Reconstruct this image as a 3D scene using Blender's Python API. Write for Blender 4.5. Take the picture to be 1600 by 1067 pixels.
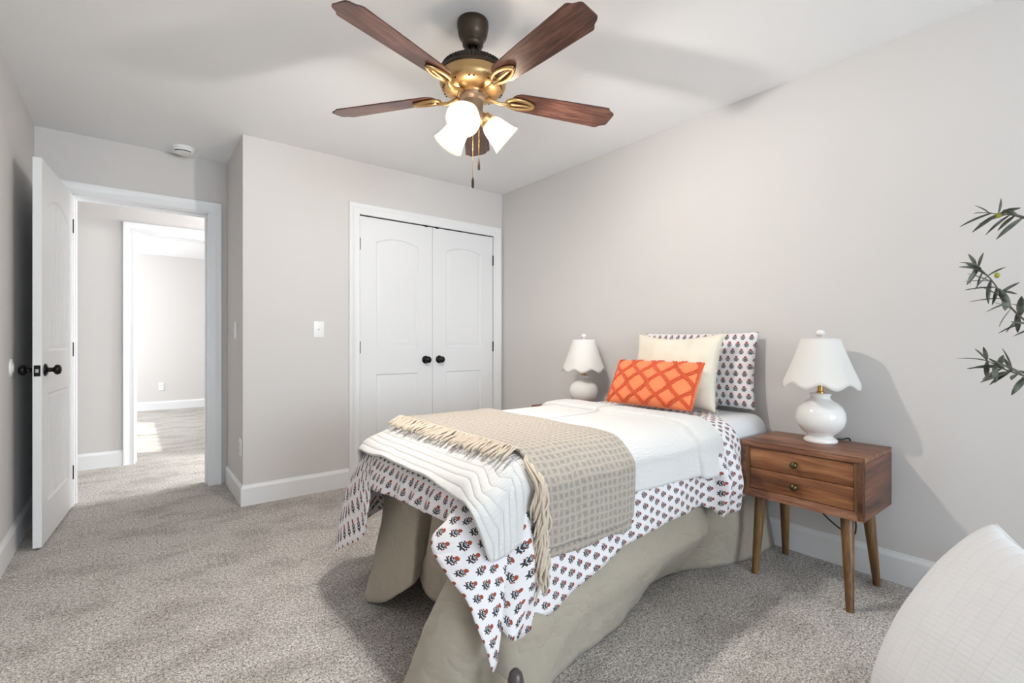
import bpy, bmesh, math, random
from mathutils import Vector, Matrix, noise, geometry
random.seed(7)
sc = bpy.context.scene
for o in list(bpy.data.objects): bpy.data.objects.remove(o)
C = sc.collection
R = math.radians

# ------------------------------------------------------------------ camera, world, lights, exposure
cam_d = bpy.data.cameras.new('camera'); cam = bpy.data.objects.new('camera', cam_d); C.objects.link(cam)
cam_d.sensor_width = 36; cam_d.lens = 756/1600*36; cam_d.clip_start = 0.02
cam.location = (0, 0, 1.08); cam.rotation_euler = (R(90), 0, -math.atan(593.6/756))
sc.camera = cam
sc.view_settings.view_transform = 'Standard'; sc.view_settings.look = 'None'
sc.view_settings.gamma = 1; sc.view_settings.use_curve_mapping = False
sc.view_settings.exposure = 0.19

w = bpy.data.worlds.new('world'); sc.world = w; w.use_nodes = True
bg = w.node_tree.nodes['Background']; bg.inputs[0].default_value = (0.62, 0.80, 1.0, 1); bg.inputs[1].default_value = 1.0

def area(name, loc, rot, sx, sy, power, col):
    l = bpy.data.lights.new(name, 'AREA'); l.shape = 'RECTANGLE'; l.size = sx; l.size_y = sy; l.energy = power; l.color = col
    o = bpy.data.objects.new(name, l); C.objects.link(o); o.location = loc; o.rotation_euler = rot
    return o
# daylight entering through the window of the bedroom (in the wall behind the camera) and the window of the far room
area('window_daylight', (0.95, -4.34, 1.38), (R(90), 0, 0), 2.4, 1.6, 150, (0.78, 0.90, 1.0))
area('far_room_daylight', (-2.33, 7.9, 1.5), (0, R(-90), 0), 1.35, 2.3, 150, (0.93, 0.97, 1.0))
area('hall_fill', (3.13, 4.90, 1.5), (0, R(90), 0), 1.4, 0.8, 150, (0.95, 0.98, 1.0))  # added fill that brightens the hall, set outside the added east window
sun_d = bpy.data.lights.new('sun', 'SUN'); sun_d.energy = 5; sun_d.angle = R(0.6); sun_d.color = (1, .95, .88)
sun = bpy.data.objects.new('sun', sun_d); C.objects.link(sun)
sun.rotation_euler = Vector((0.80, -0.30, -0.67)).to_track_quat('-Z', 'Y').to_euler()
BULB_W = 38.0; BULB_COL = (1.0, 0.955, 0.905)

# ------------------------------------------------------------------ materials
def srgb(r, g, b):
    f = lambda c: (c/255/12.92) if c/255 <= .04045 else ((c/255+.055)/1.055)**2.4
    return (f(r), f(g), f(b), 1)
def newmat(name):
    m = bpy.data.materials.new(name); m.use_nodes = True
    nt = m.node_tree; b = nt.nodes['Principled BSDF']
    return m, nt, b
def nd(nt, t, **kw):
    n = nt.nodes.new(t)
    for k, v in kw.items():
        if hasattr(n, k): setattr(n, k, v)
        else: n.inputs[k].default_value = v
    return n
def coord(nt, kind='Object', scale=(1, 1, 1), rot=(0, 0, 0)):
    tc = nd(nt, 'ShaderNodeTexCoord'); mp = nd(nt, 'ShaderNodeMapping')
    mp.inputs['Scale'].default_value = scale; mp.inputs['Rotation'].default_value = rot
    nt.links.new(tc.outputs[kind], mp.inputs[0]); return mp.outputs[0]
def ntex(nt, vec, scale, detail=2, rough=.5):
    n = nd(nt, 'ShaderNodeTexNoise'); n.inputs['Scale'].default_value = scale; n.inputs['Detail'].default_value = detail
    n.inputs['Roughness'].default_value = rough
    nt.links.new(vec, n.inputs['Vector']); return n.outputs['Fac']
def ramp(nt, fac, stops):
    r = nd(nt, 'ShaderNodeValToRGB'); e = r.color_ramp.elements
    while len(e) < len(stops): e.new(.5)
    for i, (p, c) in enumerate(stops): e[i].position = p; e[i].color = c
    nt.links.new(fac, r.inputs[0]); return r.outputs[0]
def bump(nt, b, h, strength, dist=.01):
    n = nd(nt, 'ShaderNodeBump'); n.inputs['Strength'].default_value = strength; n.inputs['Distance'].default_value = dist
    nt.links.new(h, n.inputs['Height']); nt.links.new(n.outputs[0], b.inputs['Normal']); return n
def mix(nt, fac, a, b_, mode='MIX'):
    n = nd(nt, 'ShaderNodeMix'); n.data_type = 'RGBA'; n.blend_type = mode
    if hasattr(fac, 'links'): nt.links.new(fac, n.inputs[0])
    else: n.inputs[0].default_value = fac
    for k, v in ((6, a), (7, b_)):
        if hasattr(v, 'links'): nt.links.new(v, n.inputs[k])
        else: n.inputs[k].default_value = v
    return n.outputs[2]
def math_(nt, op, a, b_=None):
    n = nd(nt, 'ShaderNodeMath'); n.operation = op
    for k, v in ((0, a), (1, b_)):
        if v is None: continue
        if hasattr(v, 'links'): nt.links.new(v, n.inputs[k])
        else: n.inputs[k].default_value = v
    return n.outputs[0]
def simple(name, col, rough=.6, metal=0, nscale=None, nstr=.1, coat=0):
    m, nt, b = newmat(name)
    b.inputs['Base Color'].default_value = col; b.inputs['Roughness'].default_value = rough; b.inputs['Metallic'].default_value = metal
    if coat: b.inputs['Coat Weight'].default_value = coat
    if nscale:
        h = ntex(nt, coord(nt), nscale, 3); bump(nt, b, h, nstr, .002)
    return m
M = {}
M['wall'] = simple('wall_paint', srgb(213, 209, 206), .85, 0, 350, .06)
M['ceiling'] = simple('ceiling_paint', srgb(243, 243, 243), .9, 0, 250, .08)
M['trim'] = simple('trim_paint', srgb(233, 233, 233), .38, 0, 40, .02)
M['plastic'] = simple('white_plastic', srgb(240, 240, 238), .35, 0, 60, .01)
M['black'] = simple('black_metal', srgb(34, 31, 30), .32, .7, 90, .03)
M['bronze'] = simple('dark_bronze', srgb(74, 63, 52), .42, .75, 200, .04)
M['brass'] = simple('antique_brass', srgb(192, 158, 110), .34, .9, 160, .03)
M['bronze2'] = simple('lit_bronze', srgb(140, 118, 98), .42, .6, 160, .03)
M['gold'] = simple('polished_brass', srgb(196, 155, 88), .22, 1, 160, .02)
M['steel'] = simple('satin_steel', srgb(200, 200, 200), .3, 1, 160, .02)
M['knob'] = simple('aged_brass', srgb(96, 88, 62), .3, .9, 160, .04)
M['slot'] = simple('dark_slot', srgb(26, 23, 21), .8, 0, 90, .02)
M['ceramic'] = simple('white_ceramic', srgb(238, 236, 232), .12, 0, 30, .01, .5)
M['cord'] = simple('black_cord', srgb(25, 24, 24), .5, 0, 200, .03)
M['post'] = simple('brown_grey_post', srgb(88, 80, 78), .35, .3, 120, .03)
M['pot'] = simple('planter_clay', srgb(170, 165, 158), .7, 0, 60, .1)
M['soil'] = simple('soil', srgb(60, 45, 35), .95, 0, 80, .6)
M['bark'] = simple('bark', srgb(105, 98, 88), .85, 0, 60, .4)
M['olive'] = simple('olive_skin', srgb(158, 155, 48), .3, 0, 60, .03)

def m_shade():
    m, nt, b = newmat('linen_shade')
    v = coord(nt); n = ntex(nt, v, 420, 2)
    b.inputs['Base Color'].default_value = srgb(240, 237, 232); b.inputs['Roughness'].default_value = .9
    bump(nt, b, n, .12, .001)
    t = nd(nt, 'ShaderNodeBsdfTranslucent'); t.inputs[0].default_value = srgb(240, 234, 225)
    mx = nd(nt, 'ShaderNodeMixShader'); mx.inputs[0].default_value = .15
    out = nt.nodes['Material Output']
    nt.links.new(b.outputs[0], mx.inputs[1]); nt.links.new(t.outputs[0], mx.inputs[2]); nt.links.new(mx.outputs[0], out.inputs[0])
    return m
M['shade'] = m_shade()
def m_frost():
    m, nt, b = newmat('frosted_glass')
    b.inputs['Base Color'].default_value = srgb(250, 240, 225); b.inputs['Roughness'].default_value = .3
    t = nd(nt, 'ShaderNodeBsdfTranslucent'); t.inputs[0].default_value = (.05, .042, .03, 1)
    tr = nd(nt, 'ShaderNodeBsdfTransparent'); tr.inputs[0].default_value = (.9, .86, .8, 1)
    m1 = nd(nt, 'ShaderNodeMixShader'); m1.inputs[0].default_value = .6
    m2 = nd(nt, 'ShaderNodeMixShader'); m2.inputs[0].default_value = .22
    nt.links.new(b.outputs[0], m1.inputs[1]); nt.links.new(t.outputs[0], m1.inputs[2])
    nt.links.new(m1.outputs[0], m2.inputs[1]); nt.links.new(tr.outputs[0], m2.inputs[2])
    nt.links.new(m2.outputs[0], nt.nodes['Material Output'].inputs[0])
    n = ntex(nt, coord(nt), 90, 2); bump(nt, b, n, .05, .001)
    return m
M['frost'] = m_frost()
def m_bulb():
    m, nt, b = newmat('lit_bulb')
    b.inputs['Base Color'].default_value = (1, .95, .85, 1)
    b.inputs['Emission Color'].default_value = (1, .88, .68, 1); b.inputs['Emission Strength'].default_value = 9
    return m
M['bulb'] = m_bulb()

def m_carpet():
    m, nt, b = newmat('carpet')
    v = coord(nt)
    a = ntex(nt, v, 170, 3, .7); c = ntex(nt, v, 70, 2, .6)
    s = math_(nt, 'ADD', math_(nt, 'MULTIPLY', a, .75), math_(nt, 'MULTIPLY', c, .25))
    col = ramp(nt, s, [(.36, srgb(86, 80, 76)), (.455, srgb(162, 155, 149)), (.54, srgb(210, 204, 198)), (.63, srgb(245, 240, 233))])
    big = ntex(nt, coord(nt, 'Object', (2.0, 2.9, 1), (0, 0, R(25))), 1.7, 6, .66)   # brushed pile, lying both ways
    f = ramp(nt, big, [(.38, (.78, .77, .76, 1)), (.54, (1, 1, 1, 1))])
    col = mix(nt, 1.0, col, f, 'MULTIPLY')
    nt.links.new(col, b.inputs['Base Color']); b.inputs['Roughness'].default_value = 1
    b.inputs['Specular IOR Level'].default_value = .1
    bump(nt, b, s, .55, .010)
    return m
M['carpet'] = m_carpet()

def m_wood(name, dark, mid, light, axis='X', scale=1.0, rough=.4, knots=True):
    m, nt, b = newmat(name)
    st = {'X': (1.2, 14, 14), 'Y': (14, 1.2, 14), 'Z': (14, 14, 1.2)}[axis]
    st = tuple(s*scale for s in st)
    v = coord(nt, 'Object', st)
    n1 = ntex(nt, v, 1.6, 6, .62); n1.node.inputs['Distortion'].default_value = .55
    v2 = coord(nt, 'Object', tuple(s*7 for s in st)); n2 = ntex(nt, v2, 1.5, 3, .6)
    s = math_(nt, 'ADD', math_(nt, 'MULTIPLY', n1, .72), math_(nt, 'MULTIPLY', n2, .28))
    col = ramp(nt, s, [(.34, dark), (.5, mid), (.66, light)])
    nt.links.new(col, b.inputs['Base Color']); b.inputs['Roughness'].default_value = rough
    bump(nt, b, n2, .12, .002)
    return m
M['wood_y'] = m_wood('mango_wood_long', srgb(62, 36, 26), srgb(122, 78, 54), srgb(176, 128, 98), 'Y', .8)
M['wood_x'] = m_wood('mango_wood_side', srgb(60, 34, 26), srgb(106, 66, 48), srgb(140, 94, 70), 'X', .8)
M['wood_front'] = m_wood('mango_wood_drawer', srgb(70, 38, 22), srgb(132, 82, 50), srgb(180, 126, 82), 'Y', .55)
M['wood_z'] = m_wood('mango_wood_leg', srgb(64, 42, 24), srgb(112, 80, 46), srgb(146, 110, 66), 'Z')
M['blade'] = m_wood('walnut_blade', srgb(44, 27, 23), srgb(88, 56, 46), srgb(122, 84, 70), 'X', 3.2, .32)

def m_cloth(name, col, wscale=600, wstr=.15, rough=.9, sheen=.2):
    m, nt, b = newmat(name)
    b.inputs['Base Color'].default_value = col; b.inputs['Roughness'].default_value = rough
    b.inputs['Sheen Weight'].default_value = sheen
    v = coord(nt, 'UV'); n = ntex(nt, v, wscale, 2); big = ntex(nt, v, 14, 4)
    s = math_(nt, 'ADD', math_(nt, 'MULTIPLY', n, .12), math_(nt, 'MULTIPLY', big, .88))
    bump(nt, b, s, wstr, .02)
    return m
M['skirt'] = m_cloth('khaki_linen', srgb(172, 162, 146), 500, .28)
def crease(mat, scale, strength):
    nt = mat.node_tree; b = nt.nodes['Principled BSDF']; old = b.inputs['Normal'].links[0].from_socket
    n = ntex(nt, coord(nt, 'UV', (1, 1.6, 1)), scale, 3, .55)
    r = math_(nt, 'POWER', math_(nt, 'ABSOLUTE', math_(nt, 'SUBTRACT', n, .5)), .7)
    bp = nd(nt, 'ShaderNodeBump'); bp.inputs['Strength'].default_value = strength; bp.inputs['Distance'].default_value = .03
    nt.links.new(r, bp.inputs['Height']); nt.links.new(old, bp.inputs['Normal']); nt.links.new(bp.outputs[0], b.inputs['Normal'])
crease(M['skirt'], 4, .6)
M['beige'] = m_cloth('oat_linen', srgb(232, 224, 206), 400, .30)
M['orange'] = m_cloth('orange_cotton', srgb(243, 138, 88), 500, .18)
M['tuft'] = m_cloth('orange_tufting', srgb(214, 88, 46), 900, .5)
M['fringe'] = m_cloth('throw_fringe', srgb(206, 191, 172), 900, .4)

def m_floral():
    m, nt, b = newmat('block_print_floral')
    tc = nd(nt, 'ShaderNodeTexCoord'); sep = nd(nt, 'ShaderNodeSeparateXYZ')
    nt.links.new(tc.outputs['UV'], sep.inputs[0])
    # motif "up" runs along +U ; rows along U, staggered every second row
    PU, PV = .040, .043
    r = math_(nt, 'DIVIDE', sep.outputs[0], PU)
    row = math_(nt, 'FLOOR', r)
    fu = math_(nt, 'SUBTRACT', math_(nt, 'FRACT', r), .5)
    par = math_(nt, 'MULTIPLY', math_(nt, 'FRACT', math_(nt, 'MULTIPLY', row, .5)), 1.0)   # 0 or .5
    q = math_(nt, 'ADD', math_(nt, 'DIVIDE', sep.outputs[1], PV), par)
    fv = math_(nt, 'SUBTRACT', math_(nt, 'FRACT', q), .5)
    comb = nd(nt, 'ShaderNodeCombineXYZ'); nt.links.new(fv, comb.inputs[0]); nt.links.new(fu, comb.inputs[1])
    P = comb.outputs[0]
    def ell(x, y, rx, ry, ang=0):
        mp = nd(nt, 'ShaderNodeMapping'); mp.vector_type = 'TEXTURE'
        mp.inputs['Location'].default_value = (x, y, 0); mp.inputs['Rotation'].default_value = (0, 0, R(ang)); mp.inputs['Scale'].default_value = (rx, ry, 1)
        nt.links.new(P, mp.inputs[0])
        ln = nd(nt, 'ShaderNodeVectorMath'); ln.operation = 'LENGTH'; nt.links.new(mp.outputs[0], ln.inputs[0])
        return ln.outputs['Value']
    def union(ds):
        d = ds[0]
        for e in ds[1:]: d = math_(nt, 'MINIMUM', d, e)
        return math_(nt, 'LESS_THAN', d, 1.0)
    leaf = union([ell(0, -.08, .030, .26), ell(.11, -.04, .06, .13, -50), ell(-.11, -.04, .06, .13, 50), ell(.15, -.20, .055, .13, -75), ell(-.15, -.20, .055, .13, 75),
                  ell(.08, -.31, .05, .11, 40), ell(-.08, -.31, .05, .11, -40), ell(.10, .10, .05, .07, -35), ell(-.10, .10, .05, .07, 35), ell(.25, -.08, .05, .05), ell(-.25, -.08, .05, .05)])
    red = union([ell(0, .26, .15, .13), ell(.22, .08, .055, .055), ell(-.22, .08, .055, .055), ell(.27, -.19, .04, .04), ell(-.27, -.19, .04, .04)])
    col = mix(nt, leaf, srgb(235, 232, 234), srgb(50, 54, 58)); col = mix(nt, red, col, srgb(158, 70, 46))
    nt.links.new(col, b.inputs['Base Color']); b.inputs['Roughness'].default_value = .9
    n = ntex(nt, tc.outputs['UV'], 16, 4); bump(nt, b, n, .25, .02)
    return m
M['floral'] = m_floral(); crease(M['floral'], 8, .30)

def m_quilt(name, period, sx=1, sy=0, col=srgb(244, 243, 240), strength=.5, cross=0, fade=None):
    m, nt, b = newmat(name)
    b.inputs['Base Color'].default_value = col; b.inputs['Roughness'].default_value = .92; b.inputs['Sheen Weight'].default_value = .15
    tc = nd(nt, 'ShaderNodeTexCoord'); sep = nd(nt, 'ShaderNodeSeparateXYZ'); nt.links.new(tc.outputs['UV'], sep.inputs[0])
    a = math_(nt, 'ABSOLUTE', math_(nt, 'SINE', math_(nt, 'MULTIPLY', sep.outputs[0 if sx else 1], math.pi/period)))
    a = math_(nt, 'POWER', a, .45)
    st = coord(nt, 'UV', (160, 25, 1) if not sx else (25, 160, 1)); cr = ntex(nt, st, 1.0, 3)   # puckers across the channels
    if fade:
        mr = nd(nt, 'ShaderNodeMapRange'); mr.inputs[1].default_value = fade[0]; mr.inputs[2].default_value = fade[1]; mr.inputs[3].default_value = 1; mr.inputs[4].default_value = .12
        nt.links.new(sep.outputs[0], mr.inputs[0]); a = math_(nt, 'MULTIPLY', a, mr.outputs[0])
        c3 = ntex(nt, coord(nt, 'UV', (22, 150, 1)), 1.0, 3); cr = math_(nt, 'ADD', cr, c3)
    h = math_(nt, 'ADD', a, math_(nt, 'MULTIPLY', cr, .55))
    if cross:
        c2 = math_(nt, 'ABSOLUTE', math_(nt, 'SINE', math_(nt, 'MULTIPLY', sep.outputs[1 if sx else 0], math.pi/cross)))
        h = math_(nt, 'ADD', h, math_(nt, 'MULTIPLY', math_(nt, 'POWER', c2, .4), .35))
    bump(nt, b, h, strength, .006)
    return m
M['quilt'] = m_quilt('white_channel_quilt', .030, 1, 0, srgb(216, 215, 212), .70, 0, (.98, 1.12))
M['cushion'] = m_quilt('white_quilted_cotton', .034, 1, 0, srgb(216, 215, 215), .34, .014)

def m_throw():
    m, nt, b = newmat('waffle_weave_throw')
    tc = nd(nt, 'ShaderNodeTexCoord'); sep = nd(nt, 'ShaderNodeSeparateXYZ'); nt.links.new(tc.outputs['UV'], sep.inputs[0])
    p = .026
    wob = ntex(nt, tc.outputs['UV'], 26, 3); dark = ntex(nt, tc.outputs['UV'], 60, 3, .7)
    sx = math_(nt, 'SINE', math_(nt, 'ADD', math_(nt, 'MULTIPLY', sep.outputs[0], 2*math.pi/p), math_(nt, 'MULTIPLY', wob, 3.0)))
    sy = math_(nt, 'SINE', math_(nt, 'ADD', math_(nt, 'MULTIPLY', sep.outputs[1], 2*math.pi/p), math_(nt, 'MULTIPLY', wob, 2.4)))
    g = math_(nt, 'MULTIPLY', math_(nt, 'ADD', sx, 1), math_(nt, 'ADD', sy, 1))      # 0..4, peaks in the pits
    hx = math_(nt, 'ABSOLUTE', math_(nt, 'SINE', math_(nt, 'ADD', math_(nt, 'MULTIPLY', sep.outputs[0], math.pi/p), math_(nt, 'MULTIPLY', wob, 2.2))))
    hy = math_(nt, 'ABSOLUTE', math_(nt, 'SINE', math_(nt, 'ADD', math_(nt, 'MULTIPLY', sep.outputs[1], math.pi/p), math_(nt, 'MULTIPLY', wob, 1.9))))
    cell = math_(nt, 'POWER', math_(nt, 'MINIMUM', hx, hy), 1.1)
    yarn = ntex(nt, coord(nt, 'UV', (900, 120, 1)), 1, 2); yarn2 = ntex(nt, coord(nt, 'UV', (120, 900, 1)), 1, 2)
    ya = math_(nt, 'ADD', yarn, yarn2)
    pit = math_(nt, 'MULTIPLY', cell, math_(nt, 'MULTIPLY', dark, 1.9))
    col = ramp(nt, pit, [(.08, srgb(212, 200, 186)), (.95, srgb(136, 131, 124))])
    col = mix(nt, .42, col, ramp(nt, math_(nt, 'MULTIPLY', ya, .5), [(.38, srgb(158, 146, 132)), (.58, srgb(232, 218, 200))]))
    nt.links.new(col, b.inputs['Base Color']); b.inputs['Roughness'].default_value = .95; b.inputs['Sheen Weight'].default_value = .2
    h = math_(nt, 'ADD', math_(nt, 'MULTIPLY', cell, -1.0), ya)
    bump(nt, b, h, .8, .005)
    return m
M['throw'] = m_throw()

def m_sheet():
    m, nt, b = newmat('chevron_sheet')
    tc = nd(nt, 'ShaderNodeTexCoord'); sep = nd(nt, 'ShaderNodeSeparateXYZ'); nt.links.new(tc.outputs['Object'], sep.inputs[0])
    t = math_(nt, 'PINGPONG', math_(nt, 'ADD', sep.outputs[1], sep.outputs[2]), .012)
    z = math_(nt, 'SINE', math_(nt, 'MULTIPLY', math_(nt, 'ADD', math_(nt, 'SUBTRACT', sep.outputs[2], 0), math_(nt, 'ADD', t, sep.outputs[0])), 620))
    col = ramp(nt, z, [(.3, srgb(232, 230, 230)), (.7, srgb(204, 211, 220))])
    nt.links.new(col, b.inputs['Base Color']); b.inputs['Roughness'].default_value = .9
    return m
M['sheet'] = m_sheet()
def m_leaf():
    m, nt, b = newmat('olive_leaf')
    n = ntex(nt, coord(nt), 25, 2)
    col = ramp(nt, n, [(.35, srgb(52, 58, 50)), (.65, srgb(118, 122, 110))])
    nt.links.new(col, b.inputs['Base Color']); b.inputs['Roughness'].default_value = .5
    return m
M['leaf'] = m_leaf()
def m_doorpaint():
    m, nt, b = newmat('door_paint')
    b.inputs['Base Color'].default_value = srgb(230, 230, 230); b.inputs['Roughness'].default_value = .4
    n = ntex(nt, coord(nt, 'Object', (60, 60, 4)), 1, 3); bump(nt, b, n, .04, .002)
    return m
M['door'] = m_doorpaint()

# ------------------------------------------------------------------ helpers
WL = {}                                   # world location of every thing / part origin
def tag(o, label=None, cat=None, group=None, kind=None):
    if label: o['label'] = label
    if cat: o['category'] = cat
    if group: o['group'] = group
    if kind: o['kind'] = kind
    return o
def thing(name, loc, label, cat, group=None):
    o = bpy.data.objects.new(name, None); o.empty_display_size = .1; C.objects.link(o); o.location = loc
    WL[o.name] = Vector(loc); return tag(o, label, cat, group)
def link(name, bm, mat, parent=None, smooth=False, origin=None, local=False):
    """bm in world coordinates (or in the parent's when local): becomes ONE mesh object"""
    bmesh.ops.recalc_face_normals(bm, faces=bm.faces[:])
    me = bpy.data.meshes.new(name)
    o = bpy.data.objects.new(name, me); C.objects.link(o)
    if parent is not None:
        o.parent = parent; base = WL[parent.name]; 
        if not local: bmesh.ops.translate(bm, verts=bm.verts[:], vec=-base)
        WL[o.name] = base.copy()
    else:
        org = Vector(origin) if origin is not None else Vector((0, 0, 0))
        if not local: bmesh.ops.translate(bm, verts=bm.verts[:], vec=-org)
        o.location = org; WL[o.name] = org
    bm.to_mesh(me); bm.free()
    mats = mat if isinstance(mat, (list, tuple)) else [mat]
    for m in mats: me.materials.append(m)
    if smooth:
        for p in me.polygons: p.use_smooth = True
        if smooth == 'auto':
            me.set_sharp_from_angle(angle=R(38))
    return o
def box(bm, x0, x1, y0, y1, z0, z1, bev=0, seg=2):
    r = bmesh.ops.create_cube(bm, size=1)
    vs = r['verts']
    for v in vs:
        v.co = Vector(((x0+x1)/2+v.co.x*(x1-x0), (y0+y1)/2+v.co.y*(y1-y0), (z0+z1)/2+v.co.z*(z1-z0)))
    if bev:
        es = list({e for v in vs for e in v.link_edges})
        bmesh.ops.bevel(bm, geom=es, offset=bev, segments=seg, affect='EDGES', profile=.5)
def lathe(bm, prof, seg=40, mat=None, wave=None):
    """prof: (r, z) list revolved about Z, optional matrix; closed to a point where r = 0"""
    rings = []
    for (r, z) in prof:
        if r < 1e-6: rings.append([bm.verts.new((0, 0, z))])
        else: rings.append([bm.verts.new((r*math.cos(2*math.pi*i/seg), r*math.sin(2*math.pi*i/seg), z)) for i in range(seg)])
    for a, b in zip(rings, rings[1:]):
        for i in range(seg):
            j = (i+1) % seg
            if len(a) == 1 and len(b) == 1: continue
            if len(a) == 1: bm.faces.new((a[0], b[i], b[j]))
            elif len(b) == 1: bm.faces.new((a[i], a[j], b[0]))
            else: bm.faces.new((a[i], a[j], b[j], b[i]))
    vs = [v for rg in rings for v in rg]
    if mat is not None: bmesh.ops.transform(bm, matrix=mat, verts=vs)
    return vs
def tube(bm, pts, rad, seg=8, cap=True):
    pts = [Vector(p) for p in pts]; n = len(pts)
    rr = rad if isinstance(rad, (list, tuple)) else [rad]*n
    prev = None; rings = []
    for i, p in enumerate(pts):
        t = (pts[min(i+1, n-1)]-pts[max(i-1, 0)]).normalized()
        if prev is None:
            a = Vector((0, 0, 1)) if abs(t.z) < .9 else Vector((1, 0, 0))
            x = t.cross(a).normalized()
        else:
            x = (prev-t*prev.dot(t))
            x = x.normalized() if x.length > 1e-6 else t.orthogonal().normalized()
        prev = x; y = t.cross(x)
        rings.append([bm.verts.new(p+rr[i]*(x*math.cos(2*math.pi*k/seg)+y*math.sin(2*math.pi*k/seg))) for k in range(seg)])
    for a, b in zip(rings, rings[1:]):
        for k in range(seg): bm.faces.new((a[k], a[(k+1) % seg], b[(k+1) % seg], b[k]))
    if cap and n > 1:
        bm.faces.new(rings[0][::-1]); bm.faces.new(rings[-1])
def cr(P, t):
    """Catmull-Rom through control rows P (list of Vectors) at parameter t in 0..len-1"""
    n = len(P); i = min(int(t), n-2); f = t-i
    p1, p2 = P[i], P[i+1]
    p0 = P[i-1] if i > 0 else p1*2-p2
    p3 = P[i+2] if i+2 < n else p2*2-p1
    m1 = (p2-p0)*.5*.9; m2 = (p3-p1)*.5*.9
    return (2*f**3-3*f*f+1)*p1+(f**3-2*f*f+f)*m1+(-2*f**3+3*f*f)*p2+(f**3-f*f)*m2
def cloth(name, mat, cols, nc, nr, thick=.004, parent=None, label=None, cat=None, wr=None, uvf=None, offset=0, origin=None):
    """control net cols[i][j] = (x,y,z) ; optional uvf[i][j] = (u,v) ; dense smooth grid"""
    V = [[Vector(p) for p in c] for c in cols]
    ni, nj = len(V), len(V[0])
    U = [[Vector((u[0], u[1], 0)) for u in c] for c in uvf] if uvf else None
    bm = bmesh.new(); uvl = bm.loops.layers.uv.new('UVMap'); grid = []; uvs = {}
    def sample(N, s, t):
        return cr([cr(row, t) for row in N[max(0, int(s)-1):min(ni, int(s)+3)]], s-max(0, int(s)-1))
    for a in range(nc+1):
        s = min(a/nc*(ni-1), ni-1-1e-6); line = []
        for b in range(nr+1):
            t = min(b/nr*(nj-1), nj-1-1e-6)
            p = sample(V, s, t)
            if wr: p = p+wr(p, s/(ni-1), t/(nj-1))
            v = bm.verts.new(p); line.append(v)
            if U:
                i0, j0 = int(s), int(t); fs, ft = s-i0, t-j0
                uv = (U[i0][j0]*(1-fs)*(1-ft)+U[i0+1][j0]*fs*(1-ft)+U[i0][j0+1]*(1-fs)*ft+U[i0+1][j0+1]*fs*ft)
                uvs[v] = (uv.x, uv.y)
        grid.append(line)
    if not U:                                # arc-length UV
        lu = [0]*(nr+1)
        for a in range(nc+1):
            acc = 0
            for b in range(nr+1):
                if a: lu[b] += (grid[a][b].co-grid[a-1][b].co).length
                if b: acc += (grid[a][b].co-grid[a][b-1].co).length
                uvs[grid[a][b]] = (lu[nr//2], acc)
    for a in range(nc):
        for b in range(nr):
            f = bm.faces.new((grid[a][b], grid[a+1][b], grid[a+1][b+1], grid[a][b+1]))
            for l in f.loops: l[uvl].uv = uvs[l.vert]
    o = link(name, bm, mat, parent, True, origin)
    if thick:
        md = o.modifiers.new('thickness', 'SOLIDIFY'); md.thickness = thick; md.offset = offset
    if label: tag(o, label, cat)
    return o
def nz(p, s, seed=0): return noise.noise(Vector((p.x*s+seed*7.1, p.y*s-seed*3.3, p.z*s+seed*1.7)))
def sstep(a, b, x):
    t = max(0, min(1, (x-a)/(b-a))); return t*t*(3-2*t)
def copy_tree(o, loc=None, parent=None):
    c = o.copy(); C.objects.link(c)
    if parent is not None: c.parent = parent
    if loc is not None: c.location = loc
    for ch in list(o.children): copy_tree(ch, None, c)
    return c

# ------------------------------------------------------------------ the room shell
XL, XR, YW, YB, YD, XP, ZC = -.485, 2.70, -4.2, 3.59, 4.26, .572, 2.44
YH, YF, T = 5.42, 9.45, .12
XA, XB = -2.2, 3.0
def struct(name, boxes, mat, bev=0):
    bm = bmesh.new()
    for b in boxes: box(bm, *b, bev)
    return tag(link(name, bm, mat), kind='structure')
struct('floor', [(XA-.2, XB+.2, YW-.2, YF+.2, -.1, 0)], M['carpet'])
struct('ceiling', [(XA-.2, XB+.2, YW-.2, YF+.2, ZC, ZC+.1)], M['ceiling'])
struct('wall_right', [(XR, XR+T, YW-T, 4.2, 0, ZC)], M['wall'])
struct('wall_left', [(XL-T, XL, YW-T, YD, 0, ZC)], M['wall'])
struct('wall_window', [(XL, -.25, YW-T, YW, 0, ZC), (2.15, XR, YW-T, YW, 0, ZC), (-.25, 2.15, YW-T, YW, 0, .58), (-.25, 2.15, YW-T, YW, 2.18, ZC)], M['wall'])
OX0, OX1, OZ = 1.352, 2.600, 2.045       # closet opening
struct('wall_closet', [(XP, OX0, YB, YB+T, 0, ZC), (OX1, XR, YB, YB+T, 0, ZC), (OX0, OX1, YB, YB+T, OZ, ZC)], M['wall'])
struct('wall_alcove', [(XP, XP+T, YB+T, YD, 0, ZC)], M['wall'])
DX0, DX1, DZ = -.312, .454, 2.045        # bedroom doorway
struct('wall_door', [(XA, DX0, YD, YD+T, 0, ZC), (DX1, XB, YD, YD+T, 0, ZC), (DX0, DX1, YD, YD+T, DZ, ZC)], M['wall'])
HX0, HX1, HZ = .018, .80, 2.045          # doorway of the far room
struct('wall_hall', [(XA, HX0, YH, YH+T, 0, ZC), (HX1, XB, YH, YH+T, 0, ZC), (HX0, HX1, YH, YH+T, HZ, ZC)], M['wall'])
struct('wall_far', [(XA, XB, YF, YF+T, 0, ZC)], M['wall'])
struct('wall_east', [(XB, XB+T, YD+T, 4.50, 0, ZC), (XB, XB+T, 4.5, 5.3, 0, .8), (XB, XB+T, 4.5, 5.3, 2.2, ZC), (XB, XB+T, 5.3, YF, 0, ZC)], M['wall'])
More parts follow.
